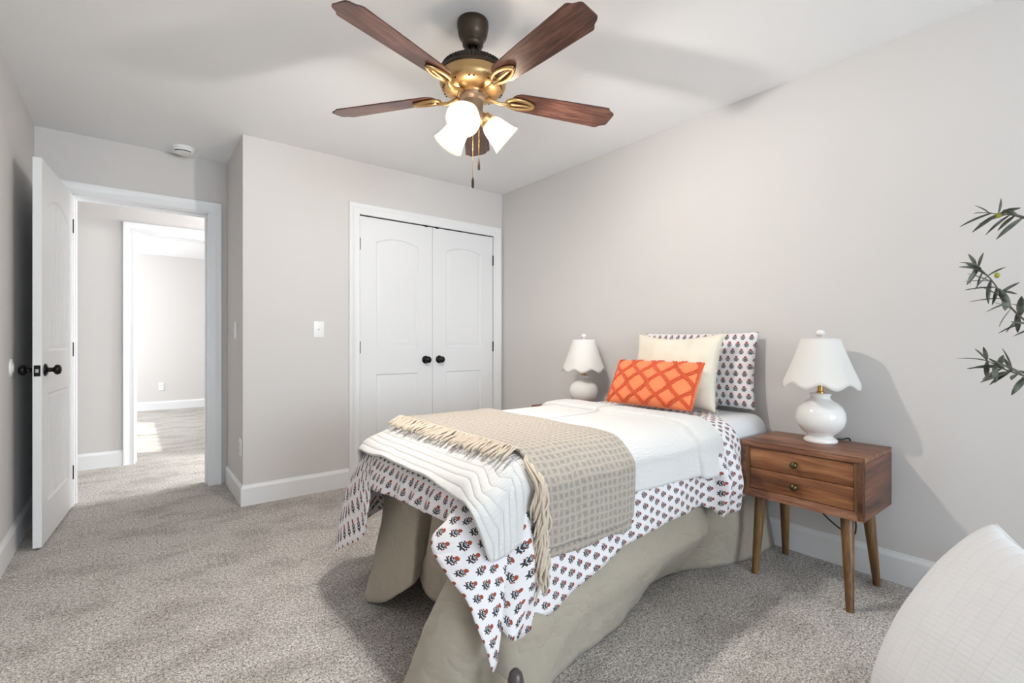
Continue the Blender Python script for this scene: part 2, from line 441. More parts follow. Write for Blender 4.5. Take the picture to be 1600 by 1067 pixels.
struct('wall_west', [(XA-T, XA, YD, 6.75, 0, ZC),
                     (XA-T, XA, 6.75, 9.05, 0, .85), (XA-T, XA, 6.75, 9.05, 2.15, ZC), (XA-T, XA, 9.05, YF, 0, ZC)], M['wall'])

def window(name, axis, pos, a0, a1, z0, z1):
    bm = bmesh.new(); f = .045
    def bx(a, b, c, d, p0, p1):
        if axis == 'y': box(bm, a, b, p0, p1, c, d, .004)
        else: box(bm, p0, p1, a, b, c, d, .004)
    p0, p1 = pos
    bx(a0, a0+f, z0, z1, p0, p1); bx(a1-f, a1, z0, z1, p0, p1); bx(a0+f, a1-f, z0, z0+f, p0, p1); bx(a0+f, a1-f, z1-f, z1, p0, p1)
    m = (a0+a1)/2; bx(m-.025, m+.025, z0+f, z1-f, p0, p1)
    return tag(link(name, bm, M['trim']), kind='structure')
window('window_1', 'y', (YW-.09, YW-.03), -.25, 2.15, .58, 2.18)
window('window_2', 'x', (XA-.09, XA-.03), 6.75, 9.05, .85, 2.15)
window('added_window', 'x', (XB+.03, XB+.09), 4.5, 5.3, .8, 2.2)  # unseen hall window, added as an opening for the hall fill light

CAS = [(0, 0), (0, .010), (.006, .014), (.030, .011), (.052, .013), (.060, .019), (.079, .019), (.083, .015), (.083, 0)]
def casing(name, x0, x1, zt, yf, sgn, jamb=None):
    """mitred door casing on the plane y=yf; sgn -1: proud towards -Y"""
    bm = bmesh.new(); rows = []
    for (o, p) in CAS:
        y = yf+sgn*p
        rows.append([bm.verts.new(c) for c in ((x0-o, y, 0), (x0-o, y, zt+o), (x1+o, y, zt+o), (x1+o, y, 0))])
    for a, b in zip(rows, rows[1:]):
        for k in range(3): bm.faces.new((a[k], a[k+1], b[k+1], b[k]))
    bm.faces.new([r[0] for r in rows]); bm.faces.new([r[3] for r in rows])
    if jamb:
        ya, yb = jamb; t = .018
        box(bm, x0-t+.012, x0+.005, ya, yb, 0, zt, 0); box(bm, x1-.005, x1+t-.012, ya, yb, 0, zt, 0); box(bm, x0, x1, ya, yb, zt-.005, zt+t-.012, 0)
        ym = ya*.42+yb*.58                                       # door stop
        box(bm, x0+.005, x0+.016, ym, ym+.035, 0, zt-.005); box(bm, x1-.016, x1-.005, ym, ym+.035, 0, zt-.005); box(bm, x0+.016, x1-.016, ym, ym+.035, zt-.016, zt-.005)
    return tag(link(name, bm, M['trim'], None, 'auto'), kind='structure')
casing('trim_1', OX0, OX1, OZ-.004, YB, -1)
casing('trim_2', DX0+.006, DX1-.002, DZ-.004, YD, -1, (YD, YD+T))
casing('trim_3', DX0+.006, DX1-.002, DZ-.004, YD+T, 1)
casing('trim_4', HX0, HX1, HZ, YH, -1, (YH, YH+T))
casing('trim_5', HX0, HX1, HZ, YH+T, 1)
BB = [(0, 0), (.014, 0), (.014, .112), (.011, .120), (.007, .128), (.005, .136), (0, .136)]
def baseboard(name, a, b, n, m0=0, m1=0):
    a = Vector((*a, 0)); b = Vector((*b, 0)); n = Vector((*n, 0)); d = (b-a).normalized()
    bm = bmesh.new(); ra = []; rb = []
    for (p, z) in BB:
        ra.append(bm.verts.new(a+n*p-d*(m0*p)+Vector((0, 0, z)))); rb.append(bm.verts.new(b+n*p+d*(m1*p)+Vector((0, 0, z))))
    for k in range(len(BB)-1): bm.faces.new((ra[k], ra[k+1], rb[k+1], rb[k]))
    bm.faces.new(ra); bm.faces.new(rb[::-1])
    return tag(link(name, bm, M['trim'], None, False), kind='structure')
baseboard('baseboard_right', (XR, YB), (XR, YW), (-1, 0), -1, -1)
baseboard('baseboard_left', (XL, YW), (XL, YD), (1, 0), -1, -1)
baseboard('baseboard_closet', (XP, YB), (OX0-.083, YB), (0, -1), 1, 0)
baseboard('baseboard_alcove', (XP, YB), (XP, YD), (-1, 0), 1, -1)
baseboard('baseboard_window', (XL, YW), (XR, YW), (0, 1), -1, -1)
baseboard('baseboard_hall', (XA, YH), (HX0-.083, YH), (0, -1), -1, 0)
baseboard('baseboard_far', (XA, YF), (XB, YF), (0, -1), -1, -1)

# ------------------------------------------------------------------ panelled doors
def inset(poly, d):
    n = len(poly); out = []
    for i in range(n):
        p0, p1, p2 = Vector(poly[i-1]), Vector(poly[i]), Vector(poly[(i+1) % n])
        e1 = (p1-p0).normalized(); e2 = (p2-p1).normalized()
        n1 = Vector((-e1.y, e1.x)); n2 = Vector((-e2.y, e2.x)); b = (n1+n2)
        b = b/(b.dot(n1)) if abs(b.dot(n1)) > 1e-6 else n1
        out.append(p1+b*d)
    return out
def panel(x0, x1, z0, z1, arch=0):
    pts = [(x0, z0), (x1, z0), (x1, z1)]
    if arch:
        N = 14
        for k in range(1, N): 
            f = k/N; pts.append((x1+(x0-x1)*f, z1+arch*(1-(2*f-1)**2)))
    pts.append((x0, z1)); return pts
def slab(bm, W, z0, z1, t, panels, loops, both=True, grooves=0):
    """front face y=0 looks to +Y, back at -t"""
    for side in ((0, 1),)+(((-t, -1),) if both else ()):
        yb, s = side
        outer = [(0, z0), (W, z0), (W, z1), (0, z1)]
        polys = [outer]+[list(reversed(p)) for p in panels]
        flat = [Vector((p[0], p[1], 0)) for pl in polys for p in pl]
        tri = geometry.tessellate_polygon([[Vector((p[0], p[1], 0)) for p in pl] for pl in polys])
        vs = [bm.verts.new((p.x, yb, p.y)) for p in flat]
        for f in tri:
            try: bm.faces.new([vs[k] for k in f])
            except ValueError: pass
        for p in panels:
            rings = []
            for (d, h) in loops:
                q = inset(p, d); rings.append([bm.verts.new((c[0], yb+s*h, c[1])) for c in q])
            for a, b in zip(rings, rings[1:]):
                for k in range(len(a)):
                    j = (k+1) % len(a); bm.faces.new((a[k], a[j], b[j], b[k]))
            bm.faces.new(rings[-1])
            if grooves:
                q = inset(p, loops[-1][0]); xs = [c[0] for c in q]; xa, xb = min(xs), max(xs); zb = min(c[1] for c in q); zt = p[2][1]-loops[-1][0]
                for g in range(1, grooves):
                    x = xa+(xb-xa)*g/grooves; h = loops[-1][1]; yy = yb+s*h
                    ztop = zt
                    fr = (x-xa)/(xb-xa); mx = max(c[1] for c in p)-p[2][1]
                    ztop += mx*(1-(2*fr-1)**2)-.004 if mx > .001 else 0
                    for (xo, hh) in ((-.0032, .0012), (.0032, .0012)):      # a v-joint between two planks: a thin rib on each side
                        box(bm, x+xo-.0022, x+xo+.0022, min(yy, yy+s*hh), max(yy, yy+s*hh), zb, ztop, 0)
    bmesh.ops.remove_doubles(bm, verts=bm.verts[:], dist=1e-5)
    vv = [[bm.verts.new((x, y, z)) for (x, z) in ((0, z0), (W, z0), (W, z1), (0, z1))] for y in (0, -t)]
    for k in range(4):
        j = (k+1) % 4; bm.faces.new((vv[0][k], vv[0][j], vv[1][j], vv[1][k]))
    if not both: bm.faces.new(vv[1])
    bmesh.ops.remove_doubles(bm, verts=bm.verts[:], dist=1e-5)
LOOP_C = [(0, 0), (.007, -.008), (.014, -.008), (.036, -.001), (.037, -.001)]
def knob_bm(bm, mtx):
    lathe(bm, [(0, 0), (.033, 0), (.033, .004), (.026, .010), (.013, .013), (.011, .030), (.016, .036), (.026, .042), (.0275, .052), (.022, .062), (.010, .066), (0, .066)], 28, mtx)
YC = YB+.005
for n, (xa, side) in enumerate(((OX0+.004, 0), ((OX0+OX1)/2+.0015, 1))):
    Wd = (OX1-OX0)/2-.0055
    bm = bmesh.new()
    slab(bm, Wd, .014, OZ-.012, .034, [panel(.13, Wd-.13, 1.03, 1.850, .040), panel(.13, Wd-.13, .22, .825)], LOOP_C, False)
    m = Matrix.Translation((xa+Wd, YC, 0)) @ Matrix.Rotation(math.pi, 4, 'Z')
    bmesh.ops.transform(bm, matrix=m, verts=bm.verts[:])
    d = tag(link('door_%d' % (n+1), bm, M['door'], None, 'auto', (xa+Wd/2, YC, 0)), kind='structure')
    kx = xa+Wd-.062 if side == 0 else xa+.062
    bm = bmesh.new(); knob_bm(bm, Matrix.Translation((kx, YC, .93)) @ Matrix.Rotation(R(90), 4, 'X'))
    tag(link('door_knob', bm, M['black'], d, True), 'black round knob')
    for z in (1.82, 1.035, .22):
        bm = bmesh.new(); hx = xa-.002 if side == 0 else xa+Wd+.002
        tube(bm, [(hx, YC-.006, z-.045), (hx, YC-.006, z+.045)], .0065, 10)
        tag(link('hinge', bm, M['black'], d, 'auto'), 'black hinge')
    bm = bmesh.new(); cx = xa+Wd-.06 if side == 0 else xa+.04
    box(bm, cx-.02, cx+.02, YC-.003, YC+.02, OZ-.0125, OZ-.005); box(bm, cx-.006, cx+.012, YC-.004, YC+.01, OZ-.017, OZ-.0125)
    tag(link('ball_catch', bm, M['black'], d), 'black catch at the top edge')
# dark closet interior
struct('wall_closet_back', [(XP+T, XR, YD-.02, YD, 0, ZC)], M['wall'])

# the open bedroom door
bm = bmesh.new(); Wd = .762
slab(bm, Wd, .014, 2.032, .035, [panel(.125, Wd-.125, 1.03, 1.82, .06), panel(.125, Wd-.125, .22, .80)], [(0, 0), (.008, -.009), (.016, -.009), (.024, -.004), (.025, -.004)], True, 7)
ang = math.atan2(-.77, -.066)
dm = Matrix.Translation((-.303, 4.236, 0)) @ Matrix.Rotation(ang, 4, 'Z')
bmesh.ops.transform(bm, matrix=dm, verts=bm.verts[:])
d3 = tag(link('door_3', bm, M['door'], None, 'auto', (-.303, 4.236, 0)), kind='structure')
for s in (1, -1):
    bm = bmesh.new()
    knob_bm(bm, dm @ Matrix.Translation((Wd-.062, 0 if s > 0 else -.035, .93)) @ Matrix.Rotation(R(-90*s), 4, 'X'))
    tag(link('door_knob', bm, M['black'], d3, True), 'black round knob')
bm = bmesh.new(); box(bm, Wd-.001, Wd+.0015, -.030, -.005, .90, .957, 0); bmesh.ops.transform(bm, matrix=dm, verts=bm.verts[:])
lp = tag(link('latch_plate', bm, M['black'], d3), 'black latch plate')
bm = bmesh.new(); box(bm, Wd+.001, Wd+.010, -.024, -.011, .919, .938, .002); bmesh.ops.transform(bm, matrix=dm, verts=bm.verts[:])
tag(link('latch_bolt', bm, M['steel'], lp), 'silver latch bolt')
for z in (1.83, 1.03, .23):
    bm = bmesh.new(); tube(bm, [(-.3035, 4.2365, z-.045), (-.3035, 4.2365, z+.045)], .006, 10)
    tag(link('hinge', bm, M['black'], d3, 'auto'), 'black hinge')
# strike plate on the right jamb
bm = bmesh.new(); box(bm, DX1-.0085, DX1-.0065, YD+.012, YD+.04, .90, .96)
tag(link('strike_plate', bm, M['steel']), 'small dark metal strike plate on the doorway jamb', 'strike plate')
# door bumper on the left wall
bm = bmesh.new(); lathe(bm, [(0, .012), (.02, .012), (.024, .008), (.045, .006), (.048, 0), (0, 0)], 28, Matrix.Translation((XL, 3.50, .945)) @ Matrix.Rotation(R(90), 4, 'Y'))
tag(link('wall_bumper', bm, M['plastic'], None, True, (XL, 3.50, .945)), 'round white bumper disc on the left wall behind the door knob', 'door bumper')

# ------------------------------------------------------------------ plates on the walls, smoke detector
def plate(name, loc, rz, label, cat, kind):
    t = thing(name, loc, label, cat); t.rotation_euler = (0, 0, rz)
    def prt(nm, bm, mat, par=t): 
        o = link(nm, bm, mat, par, 'auto', local=True); return o
    bm = bmesh.new(); box(bm, -.037, .037, 0, .006, -.059, .059, .003); prt('cover_plate', bm, M['plastic'])
    if kind == 'toggle':
        bm = bmesh.new(); box(bm, -.005, .005, .004, .007, -.012, .012, 0); box(bm, -.004, .004, .005, .016, .000, .009, .001); prt('toggle', bm, M['plastic'])
    elif kind == 'jack':
        bm = bmesh.new(); lathe(bm, [(0, .010), (.004, .010), (.006, .006), (.006, .002)], 16, Matrix.Rotation(R(-90), 4, 'X')); prt('jack', bm, M['steel'])
    elif kind == 'rocker':
        bm = bmesh.new(); box(bm, -.016, .016, .004, .009, -.033, .033, .002); prt('rocker', bm, M['plastic'])
    else:
        for z in (.02, -.02):
            bm = bmesh.new(); box(bm, -.017, .017, .004, .008, z-.014, z+.014, .003); f = prt('socket', bm, M['plastic'])
            bm = bmesh.new()
            for x in (-.006, .006): box(bm, x-.001, x+.001, .0075, .0083, z-.004, z+.005)
            link('slot', bm, M['slot'], f, local=True)
    return t
plate('wall_plate', (1.054, YB, 1.166), math.pi, 'white cover plate with a small centre jack on the wall left of the closet', 'wall plate', 'jack')
plate('light_switch', (XP, 3.855, 1.16), R(90), 'white light switch on the narrow side wall beside the doorway', 'light switch', 'toggle')
plate('power_outlet', (XP, 3.655, .375), R(90), 'white wall outlet low on the narrow side wall above the baseboard', 'outlet', 'outlet')
plate('power_outlet', (.365, YF, .37), math.pi, 'white wall outlet low on the far wall of the bright room beyond the doorway', 'outlet', 'outlet')
t = thing('smoke_detector', (.285, 4.10, ZC), 'round white smoke detector on the ceiling above the doorway', 'smoke detector')
bm = bmesh.new(); lathe(bm, [(0, 0), (.066, 0), (.067, -.012), (.060, -.016)], 40); link('mounting_base', bm, M['plastic'], t, 'auto', local=True)
bm = bmesh.new(); lathe(bm, [(.060, -.014), (.060, -.030), (.052, -.040), (.030, -.043), (0, -.043)], 40); link('cover', bm, M['plastic'], t, 'auto', local=True)
bm = bmesh.new()
for k in range(9):
    a = R(-150+k*12)
    bmx = bmesh.new(); box(bmx, -.005, .005, .050, .0605, -.036, -.031); bmesh.ops.transform(bmx, matrix=Matrix.Rotation(a-R(90), 4, 'Z'), verts=bmx.verts[:])
    me = bpy.data.meshes.new('tmp'); bmx.to_mesh(me); bm.from_mesh(me); bmx.free(); bpy.data.meshes.remove(me)
tag(link('vent_slots', bm, M['slot'], t, local=True), 'dark vent slots')

# ------------------------------------------------------------------ ceiling fan
FX, FY = 1.141, 1.723
fan = thing('ceiling_fan', (FX, FY, ZC), 'five-blade walnut ceiling fan with bronze motor and three lit frosted glass lamps', 'ceiling fan')
FM = Matrix.Translation((FX, FY, 0))
def fl(name, prof, mat, seg=56, par=fan):
    bm = bmesh.new(); lathe(bm, prof, seg, FM); return link(name, bm, mat, par, 'auto')
fl('canopy', [(0, 2.44), (.064, 2.44), (.0665, 2.434), (.0665, 2.412), (.065, 2.407), (.064, 2.402), (.062, 2.385), (.056, 2.368), (.046, 2.358), (.044, 2.354), (.0455, 2.350), (.044, 2.338), (.036, 2.327), (.030, 2.325), (.024, 2.329), (.018, 2.336)], M['bronze'])
fl('downrod', [(.0127, 2.35), (.0127, 2.26)], M['bronze'], 20)
mh = fl('motor_housing', [(0, 2.272), (.045, 2.272), (.085, 2.268), (.110, 2.258), (.128, 2.243), (.141, 2.220), (.143, 2.211), (.139, 2.205)], M['bronze'])
bm = bmesh.new()
for k in range(60):
    a = 2*math.pi*k/60
    mt = FM @ Matrix.Rotation(a, 4, 'Z') @ Matrix.Translation((.1345, 0, 2.2325)) @ Matrix.Rotation(R(60), 4, 'Y')
    b2 = bmesh.new(); box(b2, -.013, .013, -.0030, .0030, -.004, .0022); bmesh.ops.transform(b2, matrix=mt, verts=b2.verts[:])
    me = bpy.data.meshes.new('tmp'); b2.to_mesh(me); bm.from_mesh(me); b2.free(); bpy.data.meshes.remove(me)
tag(link('vent_slots', bm, M['slot'], mh), 'black ring of vent slots')
bw = fl('motor_bowl', [(.137, 2.206), (.135, 2.192), (.140, 2.180), (.1405, 2.170), (.133, 2.152), (.116, 2.139), (.090, 2.131), (.066, 2.129), (.064, 2.122), (0, 2.122)], M['brass'])
tag(bw, 'gold-toned bowl under the motor')
for k in range(10):
    for dd in (-.07, .07):
        a = 2*math.pi*(k+.5)/10+dd
        mt = FM @ Matrix.Rotation(a, 4, 'Z') @ Matrix.Translation((.1245, 0, 2.1456)) @ Matrix.Rotation(R(-54), 4, 'Y') @ Matrix.Scale(.6, 4, (1, 0, 0))
        bm = bmesh.new(); lathe(bm, [(0, -.004), (.0045, -.004), (.0045, .0014), (.0, .0016)], 8, mt)
        link('screw', bm, M['slot'], bw)
sw = fl('switch_housing', [(.058, 2.124), (.056, 2.112), (.050, 2.106), (.044, 2.100), (.042, 2.050), (.048, 2.044), (.049, 2.025), (.040, 2.008), (.020, 1.996), (0, 1.995)], M['bronze2'])
ZB = 2.129
def blade_poly():
    pts = []
    r0, r1 = .185, .671; w0, w1 = .052, .068
    for k in range(9):                       # rounded root
        a = R(90+180*k/8); pts.append((r0+.03+.042*math.cos(a), w0*.98*math.sin(a)))
    pts = pts[::-1]                          # from -w to +w  (root going CCW reversed)
    lo = [p for p in pts]
    tip = [(r1-.048, w1), (r1-.040, w1-.003), (r1-.028, w1-.016), (r1-.010, w1-.024), (r1-.003, w1-.030), (r1, w1-.036)]
    out = [(r0+.03, -w0), (r0+.2, -w0-.008)]+[(x, -y) for x, y in tip]+[(x, y) for x, y in tip[::-1]]+[(r0+.2, w0+.008), (r0+.03, w0)]
    root = [(r0+.03+.045*math.cos(R(90+180*k/10)), w0*math.sin(R(90+180*k/10))) for k in range(1, 10)]
    return out+root
for k in range(5):
    a = R(54+72*k)
    bm = bmesh.new(); P = blade_poly(); t = .0055
    lo = [bm.verts.new((x, y, 0)) for x, y in P]; hi = [bm.verts.new((x, y, t)) for x, y in P]
    bm.faces.new(lo[::-1]); bm.faces.new(hi)
    for i in range(len(P)):
        j = (i+1) % len(P); bm.faces.new((lo[i], lo[j], hi[j], hi[i]))
    b = link('blade', bm, M['blade'], fan, 'auto', local=True)
    b.location = (0, 0, ZB-ZC); b.rotation_euler = (Matrix.Rotation(a, 3, 'Z') @ Matrix.Rotation(R(-12), 3, 'X')).to_euler()
    WL[b.name] = Vector((0, 0, 0))
    # blade iron below the blade : arm, open oval, tongue
    bm = bmesh.new()
    tube(bm, [(.058, 0, -.004), (.085, 0, -.012), (.115, 0, -.020), (.145, 0, -.018), (.165, 0, -.010)], [.009, .0085, .008, .0085, .010], 10)
    ov = [(.215+.062*math.cos(q), .027*math.sin(q)*(1-.25*math.cos(q)), -.007) for q in [2*math.pi*i/32 for i in range(33)]]
    tube(bm, ov, .0075, 8, False)
    tube(bm, [(.160, 0, -.010), (.20, 0, -.012), (.245, 0, -.009), (.272, 0, -.007)], [.007, .006, .0055, .006], 8)
    for (sx, sy) in ((.205, .026), (.205, -.026), (.268, 0)): lathe(bm, [(0, -.014), (.004, -.013), (.005, -.011), (.005, 0)], 10, Matrix.Translation((sx, sy, 0)))
    tag(link('blade_iron', bm, M['brass'], b, True, local=True), 'brass bracket with an open oval')
for az in (222, 342, 102):
    A = R(az); d = Vector((math.cos(A), math.sin(A), 0)); ax = (d*.78+Vector((0, 0, -.62))).normalized()
    base = Vector((FX, FY, 2.046))+d*.040
    mt = Matrix.Translation(base) @ ax.to_track_quat('Z', 'Y').to_matrix().to_4x4()
    bm = bmesh.new(); lathe(bm, [(.0, -.012), (.016, -.010), (.020, .005), (.030, .012), (.032, .030), (.029, .036), (0, .036)], 28, mt)
    so = link('lamp_socket', bm, M['brass'], fan, 'auto')
    bm = bmesh.new(); pr = [(.026, .030), (.034, .036), (.044, .052), (.051, .078), (.056, .105), (.062, .128), (.069, .146), (.067, .147), (.060, .128), (.054, .105), (.049, .078), (.042, .053), (.032, .038)]
    lathe(bm, pr, 40, mt); sh = link('glass_shade', bm, M['frost'], fan, True); tag(sh, 'frosted bell glass shade')
    bm = bmesh.new(); lathe(bm, [(.012, .026), (.014, .034), (.023, .048), (.026, .060), (.023, .072), (.013, .080), (0, .082)], 24, mt)
    bu = link('bulb', bm, M['bulb'], sh, True); tag(bu, 'glowing bulb')
    l = bpy.data.lights.new('bulb_light', 'POINT'); l.energy = BULB_W; l.color = BULB_COL; l.shadow_soft_size = .028
    lo = bpy.data.objects.new('bulb_light', l); C.objects.link(lo); lo.location = base+ax*.116
for (dx, dy, zt, zb, col) in ((0, 0, 1.996, 1.775, 0), (.020, -.016, 2.012, 1.852, 1)):
    bm = bmesh.new(); x, y = FX+dx, FY+dy
    n = int((zt-zb)/.006)
    tube(bm, [(x, y, zt), (x, y, zb)], .0009, 6)
    for k in range(n): bmesh.ops.create_icosphere(bm, subdivisions=1, radius=.0021, matrix=Matrix.Translation((x, y, zb+.003+k*.006)))
    ch = link('pull_chain', bm, M['gold'], fan, True)
    bm = bmesh.new(); lathe(bm, [(0, zb+.004), (.003, zb+.002), (.0032, zb-.004), (.0055, zb-.008), (.0055, zb-.036), (.004, zb-.042), (0, zb-.042)], 14, Matrix.Translation((x, y, 0)))
    tag(link('pull_weight', bm, M['bronze'], ch, 'auto'), 'dark cylindrical pull')

# ------------------------------------------------------------------ nightstands and lamps
def nightstand(loc, label):
    t = thing('nightstand', loc, label, 'nightstand', 'bedside tables')
    def L(name, bm, mat, par=t, sm='auto'): return link(name, bm, mat, par, sm, local=True)
    X0, X1, Y0, Y1, Z0, Z1 = -.183, .185, -.250, .243, .357, .612; f = .036
    bm = bmesh.new(); box(bm, X0+.001, X1, Y0, Y1, Z1-.022, Z1, .0025); L('top', bm, M['wood_y'])
    bm = bmesh.new(); box(bm, X0+.001, X1, Y0, Y0+.022, Z0, Z1-.0225, .002); L('side_panel', bm, M['wood_x'])
    bm = bmesh.new(); box(bm, X0+.001, X1, Y1-.022, Y1, Z0, Z1-.0225, .002); L('side_panel', bm, M['wood_x'])
    bm = bmesh.new(); box(bm, X0+.02, X1, Y0+.022, Y1-.022, Z0, Z0+.02, 0); box(bm, X1-.012, X1, Y0+.022, Y1-.022, Z0+.02, Z1-.023); L('carcass', bm, M['wood_y'])
    # mitred front frame: four rails with 45 degree ends, slightly sunk to the inside
    O = [(Y0, Z0), (Y1, Z0), (Y1, Z1), (Y0, Z1)]; I = [(Y0+f, Z0+f*.95), (Y1-f, Z0+f*.95), (Y1-f, Z1-f*.72), (Y0+f, Z1-f*.72)]
    for k, mt in enumerate((M['wood_y'], M['wood_z'], M['wood_y'], M['wood_z'])):
        j = (k+1) % 4; bm = bmesh.new(); g = .0004
        vs = []
        for (xo, xi) in ((X0, X0+.010), (X0+.018, X0+.022)):
            for (yy, zz), xx in ((O[k], xo), (O[j], xo), (I[j], xi), (I[k], xi)): vs.append(bm.verts.new((xx, yy, zz)))
        bm.faces.new(vs[0:4]); bm.faces.new(vs[4:8])
        for i in range(4): bm.faces.new((vs[i], vs[(i+1) % 4], vs[4+(i+1) % 4], vs[4+i]))
        L('front_frame', bm, mt)
    zi0, zi1 = I[0][1], I[2][1]; zm = (zi0+zi1)/2
    for (a, b) in ((zm+.0015, zi1-.002), (zi0+.002, zm-.0015)):
        bm = bmesh.new(); box(bm, X0+.012, X0+.032, Y0+f+.002, Y1-f-.002, a, b, .0015); dr = L('drawer', bm, M['wood_front'])
        bm = bmesh.new(); zc = (a+b)/2
        lathe(bm, [(.0, 0), (.010, 0), (.010, .003), (.006, .006), (.006, .011), (.012, .015), (.0155, .021), (.0145, .028), (.008, .033), (0, .0345)], 24, Matrix.Translation((X0+.012, .006, zc)) @ Matrix.Rotation(R(-90), 4, 'Y'))
        tag(L('knob', bm, M['knob'], dr, True), 'dark aged brass knob')
    for (x, y, bx_, by) in ((-1, 1, -.182, .178), (-1, -1, -.212, -.212), (1, 1, .145, .178), (1, -1, .125, -.212)):
        tx, ty = x*.125, y*.175
        bm = bmesh.new(); pts = []; rr = []
        for k in range(9):
            q = k/8; pts.append((tx+(bx_-tx)*q, ty+(by-ty)*q, Z0+.004-(Z0+.004)*q)); rr.append(.0255-.011*q)
        tube(bm, pts, rr, 20); 
        for v in bm.verts:
            if v.co.z < .012: v.co.z = 0
        L('leg', bm, M['wood_z'])
    return t
def lamp(loc, label, cord=True):
    t = thing('table_lamp', loc, label, 'table lamp', 'white bedside lamps')
    def L(name, bm, mat, par=t, sm='auto'): return link(name, bm, mat, par, sm, local=True)
    bm = bmesh.new()
    lathe(bm, [(0, 0), (.066, 0), (.069, .006), (.068, .014), (.061, .020), (.052, .024), (.050, .030), (.058, .038), (.078, .054), (.095, .080), (.102, .110), (.100, .138), (.089, .163), (.070, .183), (.050, .195), (.041, .204), (.039, .214), (.044, .222), (.043, .227), (.026, .228), (0, .228)], 64)
    L('base', bm, M['ceramic'], sm=True)
    bm = bmesh.new(); lathe(bm, [(.016, .228), (.016, .234), (.0115, .236), (.0115, .300), (.018, .302), (.018, .345), (0, .350)], 24); st = L('stem', bm, M['gold'])
    tag(st, 'brass stem')
    bm = bmesh.new(); ri, ro = [], []; N = 128
    def ring(z, r, wav, dr): 
        out = []
        for i in range(N):
            a = 2*math.pi*i/N; s = math.cos(8*a+.5)
            q = r*(1+.012*wav*s)+dr
            out.append(bm.verts.new((q*math.cos(a), q*math.sin(a), z-.012*wav*s)))
        return out
    H = 12; zt, zb = .482, .262
    outer = []; inner = []
    for k in range(H+1):
        q = k/H; z = zt+(zb-zt)*q; r = .080+(.158-.080)*(q**1.10); wv = max(0, (q-.35)/.65)**1.5
        outer.append(ring(z, r, wv, 0)); inner.append(ring(z, r, wv, -.003))
    for rs in (outer, inner):
        for a, b in zip(rs, rs[1:]):
            for i in range(N): j = (i+1) % N; bm.faces.new((a[i], a[j], b[j], b[i]))
    for a, b in ((outer[0], inner[0]), (outer[-1], inner[-1])):
        for i in range(N): j = (i+1) % N; bm.faces.new((a[i], a[j], b[j], b[i]))
    sh = L('lamp_shade', bm, M['shade'], sm=True); tag(sh, 'scalloped white empire shade')
    bm = bmesh.new()
    for k in range(3):
        a = 2*math.pi*k/3; tube(bm, [(0, 0, .478), (.079*math.cos(a), .079*math.sin(a), .478)], .0018, 6)
    tube(bm, [(0, 0, .345), (0, 0, .484)], .003, 8)
    L('harp', bm, M['gold'], sm=True)
    bm = bmesh.new(); lathe(bm, [(.006, .481), (.008, .484), (.006, .488), (.014, .494), (.019, .504), (.017, .514), (.010, .521), (0, .523)], 28)
    tag(L('finial', bm, M['ceramic'], sm=True), 'white ball finial')
    if cord:
        bm = bmesh.new(); K = [Vector(p) for p in ((.075, -.02, .012), (.11, -.05, .006), (.148, -.07, .008), (.156, -.075, -.04), (.155, -.08, -.16), (.150, -.08, -.262), (.140, -.06, -.32), (.125, .01, -.345), (.110, .075, -.30), (.105, .09, -.26))]
        K = [Vector(p) for p in ((.075, -.02, .010), (.11, -.05, .005), (.150, -.07, .006), (.156, -.072, -.04), (.156, -.075, -.16), (.154, -.08, -.300), (.146, -.098, -.395), (.130, -.090, -.440), (.118, -.030, -.415), (.108, .040, -.350), (.105, .06, -.262))]
        tube(bm, [cr(K, i/6) for i in range(6*(len(K)-1)+1)], .0035, 8); tag(L('power_cord', bm, M['cord'], sm=True), 'black cord')
    return t
NSX, NSY = 2.47, .899
ns = nightstand((NSX, NSY, 0), 'brown wooden two-drawer nightstand right of the bed, shown whole with its four legs')
c = copy_tree(ns, (2.505, 2.478, 0)); tag(c, 'brown wooden nightstand on the far side of the bed, only its top corner showing')
WL[c.name] = Vector((2.505, 2.478, 0))
lp_ = lamp((2.53, .888, .612), 'white ceramic table lamp with scalloped shade on the near nightstand, the larger-looking of the two')
c = copy_tree(lp_, (2.535, 2.40, .612)); tag(c, 'white ceramic table lamp with scalloped shade behind the bed, left of the orange pillow')

# ------------------------------------------------------------------ the bed: mattress and base
ZT = .695
bed = thing('bed', (1.74, 1.695, 0), 'single bed with its head against the right wall, dressed in layered covers', 'bed')
bm = bmesh.new(); box(bm, .915, 2.69, 1.176, 2.10, .43, ZT, .085, 6); 
for v in bm.verts:                            # the foot end sags
    if v.co.z > .6 and v.co.x < 1.02: v.co.z -= .02
mt_ = link('mattress', bm, M['sheet'], bed, True); tag(mt_, 'mattress in a pale grey-blue fitted sheet')
bm = bmesh.new(); box(bm, .93, 2.67, 1.24, 2.09, .13, .43, .02, 2); link('foundation', bm, M['beige'], bed, 'auto')
for (x, y) in ((1.05, 1.42), (1.05, 1.93), (2.5, 1.42), (2.5, 1.93)):
    bm = bmesh.new(); tube(bm, [(x, y, .0), (x, y, .135)], .02, 14); link('leg', bm, M['black'], bed, 'auto')

